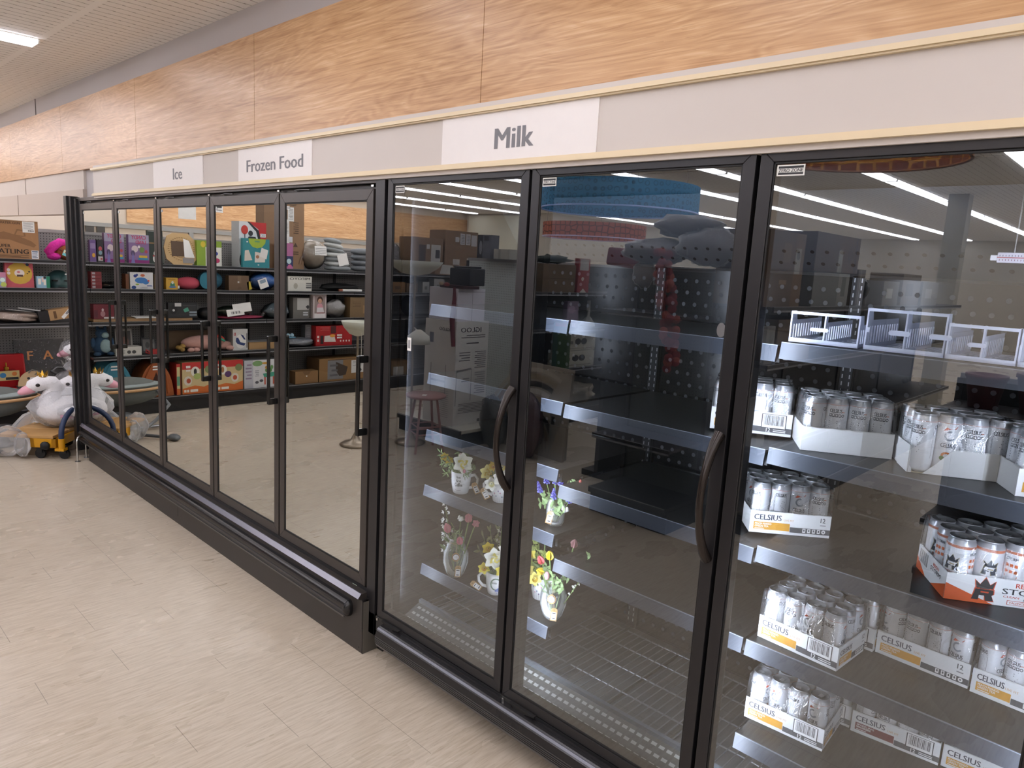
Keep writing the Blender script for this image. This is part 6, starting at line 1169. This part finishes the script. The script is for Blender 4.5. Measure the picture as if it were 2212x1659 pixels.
def flower(kind, label, base, tip, face, s=1.0, c1=None, c2=None, leaves=1):
    """stem from base to tip, bloom looking along face"""
    b = Vector(base); t_ = Vector(tip); f, a, e = basis(face); m = MB(); m.T = Matrix.Translation(-b)
    if kind == 'daffodil' or kind == 'double':
        n = 6
        for k in range(n):
            g = 2*PI*k/n; d = a*math.cos(g)+e*math.sin(g); petal(m, t_, d+f*.15, f, .036*s, .03*s, mt(c1, .55, 0, .04), .12)
        if kind == 'double':
            for q in range(3):
                for k in range(6):
                    g = 2*PI*k/6+q*.5; d = a*math.cos(g)+e*math.sin(g); petal(m, t_+f*.003*q, d+f*(.7+.4*q), f, (.024-.004*q)*s, .014*s, mt(c2 if (k+q) % 2 else c1, .55, 0, .04), .05)
        else:
            P = []; m2 = MB()
            V = []; F = []; N_ = 12
            for i, (rr_, hh_) in enumerate(((.006, .0), (.009, .01), (.012, .018), (.014, .021))):
                for k in range(N_): g = 2*PI*k/N_; V.append(t_+(a*math.cos(g)+e*math.sin(g))*rr_*s+f*hh_*s)
            for i in range(3):
                for k in range(N_): F.append((i*N_+k, i*N_+(k+1) % N_, (i+1)*N_+(k+1) % N_, (i+1)*N_+k))
            m.add(V, F, mt(c2, .5, 0, .06), True)
    elif kind == 'tulip':
        for q in range(2):
            for k in range(3):
                g = 2*PI*k/3+q*PI/3; d = a*math.cos(g)+e*math.sin(g); petal(m, t_, f+d*.55, -d, .046*s, .034*s, mt(c1 if q else c2 or c1, .5, 0, .08), .42)
    elif kind == 'rose':
        for q in range(4):
            for k in range(6): g = 2*PI*k/6+q*.6; d = a*math.cos(g)+e*math.sin(g); petal(m, t_, d*(1-.22*q)+f*(.25+.35*q), f, (.034-.005*q)*s, .03*s, mt(c1 if q < 2 else c2, .6, 0, .05), .25)
    elif kind == 'muscari':
        for k in range(34):
            u = k/34; g = k*2.4; r_ = .0085*s*(1-u*.75); p = t_+f*(.042*u*s)+(a*math.cos(g)+e*math.sin(g))*r_; m.ell(p, (.0042*s*(1-u*.5),)*3, mt(c1 if k % 4 else c2, .5), 7)
    elif kind == 'spray':
        rn = random.Random(int(t_.x*1000)); 
        for k in range(13):
            p = b.lerp(t_, .42+.58*k/12)+Vector((rn.uniform(-1, 1), rn.uniform(-1, 1), rn.uniform(-.6, 1)))*.014*s
            for q in range(4): g = q*PI/2+k; petal(m, p, (math.cos(g), -.5, math.sin(g)), (0, -1, 0), .009*s, .006*s, mt(c1, .6), .1)
    elif kind == 'bell':
        for k in range(3): m.lathe([(.002, .016), (.006, .012), (.0075, .004), (.009, 0)], mt(c1, .5), t_+Vector((.008*(k-1), 0, -.006*(k % 2))), 10)
    elif kind == 'bud': m.ell(t_, (.008*s, .008*s, .012*s), mt(c1, .5), 10)
    root = m.build(kind+'_flower' if kind not in ('spray',) else 'blossom_spray', None, b)
    m = MB(); m.T = Matrix.Translation(-b); mid = (b+t_)/2+Vector((.004, 0, .006)); m.tube([b, mid, t_], .0017 if kind in ('spray', 'muscari', 'bell', 'bud') else .0026, STEM, 6); m.build('stem', root)
    for k in range(leaves):
        m = MB(); m.T = Matrix.Translation(-b); p = b.lerp(t_, .45+.12*k); d = Vector((math.cos(k*2.3+b.x*50), -.6, .7)); petal(m, p, d, (0, -1, .3), .05*s if kind == 'tulip' else .034*s, .012*s, LEAF if k % 2 else LEAF2, .1); m.build('leaf', root)
    return root
def greens(name, label, base, tips, seed, lm=None):
    """a tuft of fine green twigs"""
    rn = random.Random(seed); b = Vector(base); m = MB()
    for tp in tips:
        d = Vector(tp); m.tube([(0, 0, 0), d*.5+Vector((0, 0, .01)), d], .0011, STEM, 5)
        for k in range(14):
            p = d*(.25+.75*k/13)+Vector((0, 0, .008*(1-k/13))); g = rn.uniform(0, 6); petal(m, p, (math.cos(g), rn.uniform(-.8, .2), math.sin(g)+.3), (0, -1, 0), .026, .007 if lm is None else .014, lm or (LEAF if k % 2 else LEAF2), .05)
    o = m.build(name, None, b); tag(o, label, 'greenery'); return o
def bouquet(base, items, where):
    for it in items:
        kind, desc, dx, dy, dz, face = it[:6]; kw = it[6]
        o = flower(kind, '', (base[0]+dx*.12, base[1]+dy*.12, base[2]+(.02 if len(it) < 8 else it[7])), (base[0]+dx, base[1]+dy, base[2]+dz), face, **kw); tag(o, desc+' in '+where, 'flower')
FV = (.75, -.66, .1)
D1, E1 = SHELVES[0][2][3], SHELVES[0][2][4]
def mugset(label, x, y, z, hrz, deco, tagp):
    t = mug(label, (x, y, z+.001), hrz, deco); price_tag(t, tagp[:3], tagp[3], tagp[4]); ca, sa = math.cos(hrz), math.sin(hrz); twine(t, [(.07*ca, .07*sa, .05), (.075*ca, .075*sa, .03), tuple(Vector(tagp[:3])+Vector((0, 0, .024)))]); return t
AV = R(49)  # direction toward the viewer from the flowers is about (.75,-.66)
mugset('white mug lettered in black, upper shelf left, full of white double narcissus', .305, .275, D1, R(35), ('words', R(33)*.0435), (.066, .028, .03, R(48), -25))
mugset('white mug with painted meadow flowers on the upper shelf behind the door handle', .492, .335, D1, R(-142), ('meadow', R(48)*.0435), (-.05, -.045, .028, R(50), -28))
mugset('white mug with a green wreath and blue flower on the lower shelf', .553, .27, E1, R(-140), ('wreath', R(45)*.0435), (-.066, -.05, .022, R(50), -55))
mugset('white mug half hidden behind the tulip vase on the lower shelf', .708, .385, E1, R(120), ('meadow', R(48)*.0435), (-.03, .06, .03, R(50), 0))
vase('tall glass vase with pink tulips and white blossom on the lower shelf', (.315, .255, E1+.001), 1.22, True, R(50))
vase('small glass jar of purple grape hyacinths on the upper shelf right of the door post', (.815, .315, D1+.001), 1.0, False, R(30), False)
vase('tall glass vase with yellow and red tulips on the lower shelf', (.85, .295, E1+.001), 1.15, True, R(35))
bouquet((.305, .275, D1), [('double', 'big white double narcissus with yellow heart', .03, -.02, .145, (.7, -.7, .15), dict(s=1.3, c1='#efefe0', c2='#e3d36a')), ('daffodil', 'small yellow daffodil at the left tip', -.08, -.03, .15, FV, dict(s=.55, c1='#dcc83a', c2='#e0a83a')), ('daffodil', 'second small yellow daffodil', -.055, -.025, .138, FV, dict(s=.55, c1='#dcc83a', c2='#e0a83a')), ('bud', 'pink bud at the rim', .05, -.03, .115, FV, dict(s=.8, c1='#d88a9a')), ('bud', 'pale pink bud beside the narcissus', -.01, -.0, .165, FV, dict(s=1, c1='#d8c3b8'))], 'the black-lettered mug')
greens('foliage', 'fine green sprigs spilling from the black-lettered mug', (.305, .275, D1+.06), [(-.1, -.03, .07), (-.06, -.04, .1), (-.05, -.05, .03), (.06, -.02, .04), (.09, .0, .07), (.02, .02, .12), (-.02, .0, .12), (-.12, -.02, .1)], 3)
bouquet((.492, .335, D1), [('double', 'yellow and cream double daffodil', -.055, -.03, .12, FV, dict(s=1.0, c1='#e6dc8a', c2='#d8b83a')), ('daffodil', 'yellow daffodil highest on the left', -.05, -.0, .165, FV, dict(s=.6, c1='#e0b83a', c2='#d8922a')), ('daffodil', 'yellow daffodil below the highest one', -.035, -.02, .15, FV, dict(s=.6, c1='#e0c03a', c2='#d8922a')), ('rose', 'white flower with apricot centre', .045, -.05, .125, FV, dict(s=1.1, c1='#eeeadd', c2='#e8b08a')), ('daffodil', 'white narcissus at the top', .01, -.01, .155, FV, dict(s=.9, c1='#efeee2', c2='#e6d88a')), ('daffodil', 'white narcissus hanging over the rim', -.01, -.05, .085, FV, dict(s=.9, c1='#efeee2', c2='#efe9b8'))], 'the meadow-flower mug')
greens('foliage', 'short green sprigs in the meadow-flower mug', (.492, .335, D1+.06), [(-.04, -.02, .07), (.0, .02, .1), (-.06, -.03, .04), (.03, -.03, .06)], 5)
bouquet((.315, .255, E1), [('tulip', 'pink tulip hanging low at the left', -.02, -.03, .2, (-.2, -.3, 1), dict(s=1.1, c1='#d8808c', c2='#e09aa0')), ('tulip', 'pink tulip in the middle', .055, -.03, .17, (.2, -.3, 1), dict(s=1.0, c1='#d87a88', c2='#e296a0')), ('tulip', 'darker pink tulip at the top', .07, .0, .27, (.3, -.3, .9), dict(s=1.15, c1='#c06f80', c2='#c87a88')), ('tulip', 'second dark pink tulip at the top right', .1, .01, .26, (.6, -.3, .6), dict(s=1.1, c1='#b86a7a', c2='#c87a88')), ('spray', 'white blossom spray at the left', -.06, -.02, .3, FV, dict(s=1.3, c1='#d6d8d0')), ('spray', 'second white blossom spray hanging left', -.065, -.03, .22, FV, dict(s=1.3, c1='#d0d3ca')), ('bell', 'white bell flower at the centre', .03, -.01, .27, FV, dict(c1='#dcdfd6'))], 'the pink tulip vase')
greens('foliage', 'green sprigs in the pink tulip vase', (.315, .255, E1+.1), [(.03, -.03, .12), (.05, -.02, .08), (.0, -.02, .13), (-.03, -.03, .06), (.06, -.03, .12)], 6)
bouquet((.553, .27, E1), [('double', 'large white double narcissus', .015, -.03, .17, FV, dict(s=1.35, c1='#efeee0', c2='#e3d36a')), ('daffodil', 'white narcissus above the large double one', .05, .0, .21, FV, dict(s=1.0, c1='#d8d6c6', c2='#d8d2a8')), ('daffodil', 'bright yellow daffodil at the left', -.035, -.02, .195, FV, dict(s=.8, c1='#d8c02a', c2='#c8a01a')), ('daffodil', 'yellow daffodil on the rim', -.03, -.045, .115, FV, dict(s=.75, c1='#e0cf3a', c2='#d8a82a')), ('daffodil', 'yellow daffodil at the right', .06, -.03, .13, FV, dict(s=.8, c1='#d8c83a', c2='#c8a01a')), ('spray', 'white blossom spray at the top', .0, .02, .3, FV, dict(s=1.2, c1='#a8aa98'))], 'the wreath mug')
greens('foliage', 'leafy green sprigs behind the narcissus in the wreath mug', (.553, .27, E1+.07), [(-.08, -.01, .16), (-.05, .0, .2), (-.02, .02, .24), (.03, .03, .22), (-.09, -.02, .1), (.06, .02, .2)], 7, mt('#6b7044', .6, 0, .2, 20))
bouquet((.815, .315, D1), [('muscari', 'purple grape hyacinth %s' % q, dx, dy, dz, (.1*k-.2, -.2, 1), dict(s=1.15, c1='#4a45a0', c2='#7a78c0', leaves=k % 2), .012) for k, (q, dx, dy, dz) in enumerate((('farthest left and lowest', -.06, -.03, .12), ('left of the middle', -.03, -.03, .165), ('standing in the middle', .005, -.02, .17), ('right of the middle', .035, -.02, .17), ('low in the centre', .02, -.045, .12), ('at the lower right', .085, -.03, .12)))]+[('rose', 'faded apricot bloom', -.04, .02, .2, FV, dict(s=1.0, c1='#a89880', c2='#b8a48a')), ('tulip', 'dull pink tulip', .04, .02, .2, (.2, -.2, 1), dict(s=.8, c1='#8f6a70', c2='#9a7078')), ('bell', 'white bell flower', .075, -.035, .085, FV, dict(c1='#e6e8e4')), ('bud', 'coral red bud at the upper right', .11, -.0, .2, FV, dict(s=.8, c1='#c8635a'))], 'the grape hyacinth jar')
greens('foliage', 'green leaves in the grape hyacinth jar', (.815, .315, D1+.06), [(-.05, -.03, .05), (-.06, -.03, .02), (.05, -.03, .07), (.02, -.04, .05), (.1, .0, .14), (.07, -.04, .04)], 8, LEAF2)
m = MB(); rn = random.Random(4)
for k in range(26): p = (rn.uniform(-.02, .03), rn.uniform(-.025, .02), .05+rn.uniform(-.012, .012)); petal(m, p, (rn.uniform(-1, 1), -.5, rn.uniform(-1, 1)), (0, -1, 0), .011, .004, mt('#3f63b8', .5), .1)
o = m.build('scilla_flower', None, (.815, .315, D1+.004)); tag(o, 'cluster of small blue star flowers behind the glass of the grape hyacinth jar', 'flower')
bouquet((.85, .295, E1), [('tulip', 'yellow tulip at the top', -.0, -.04, .255, (.2, -.3, 1), dict(s=1.05, c1='#e0c01a', c2='#e6cc3a')), ('tulip', 'yellow tulip hanging below the top one', -.015, -.06, .2, (.0, -.7, .5), dict(s=1.0, c1='#e3c82a', c2='#e6cc3a')), ('tulip', 'red tulip', -.035, -.04, .225, (-.2, -.4, .9), dict(s=.95, c1='#c8474a', c2='#d8686a')), ('bud', 'pink petal at the right of the red tulip', .0, -.05, .19, FV, dict(s=1.4, c1='#d896a0')), ('tulip', 'dull pink tulip behind the shelf edge', .05, .04, .3, (.3, -.2, .9), dict(s=1.0, c1='#9a6f70', c2='#a87a78')), ('spray', 'twig with white buds reaching right', .16, .02, .28, FV, dict(s=.8, c1='#c8ccc0'))], 'the yellow tulip vase')
greens('foliage', 'green leaves and stems in the yellow tulip vase', (.85, .295, E1+.1), [(.05, -.03, .08), (.02, -.04, .1), (.06, -.02, .05), (.15, .02, .2), (-.02, -.03, .12)], 9, LEAF2)
bouquet((.708, .385, E1), [('daffodil', 'pale yellow daffodil low at the left', -.03, -.06, .13, FV, dict(s=.85, c1='#d8c860', c2='#c8a83a')), ('daffodil', 'pale yellow daffodil at the rim', .02, -.07, .115, FV, dict(s=.85, c1='#d8cc6a', c2='#c8a83a')), ('daffodil', 'yellow daffodil halfway up', -.04, -.04, .19, FV, dict(s=.8, c1='#d8c850', c2='#c8a83a')), ('tulip', 'pink tulip at the top', .03, -.03, .27, (.3, -.5, .6), dict(s=1.1, c1='#d8808c', c2='#e09aa0'))], 'the half-hidden mug')
greens('foliage', 'yellow green sprigs in the half-hidden mug', (.708, .385, E1+.08), [(-.03, -.04, .18), (.0, -.04, .2), (.03, -.03, .15), (-.03, -.05, .1)], 10, mt('#7d8a3f', .6, 0, .2, 20))
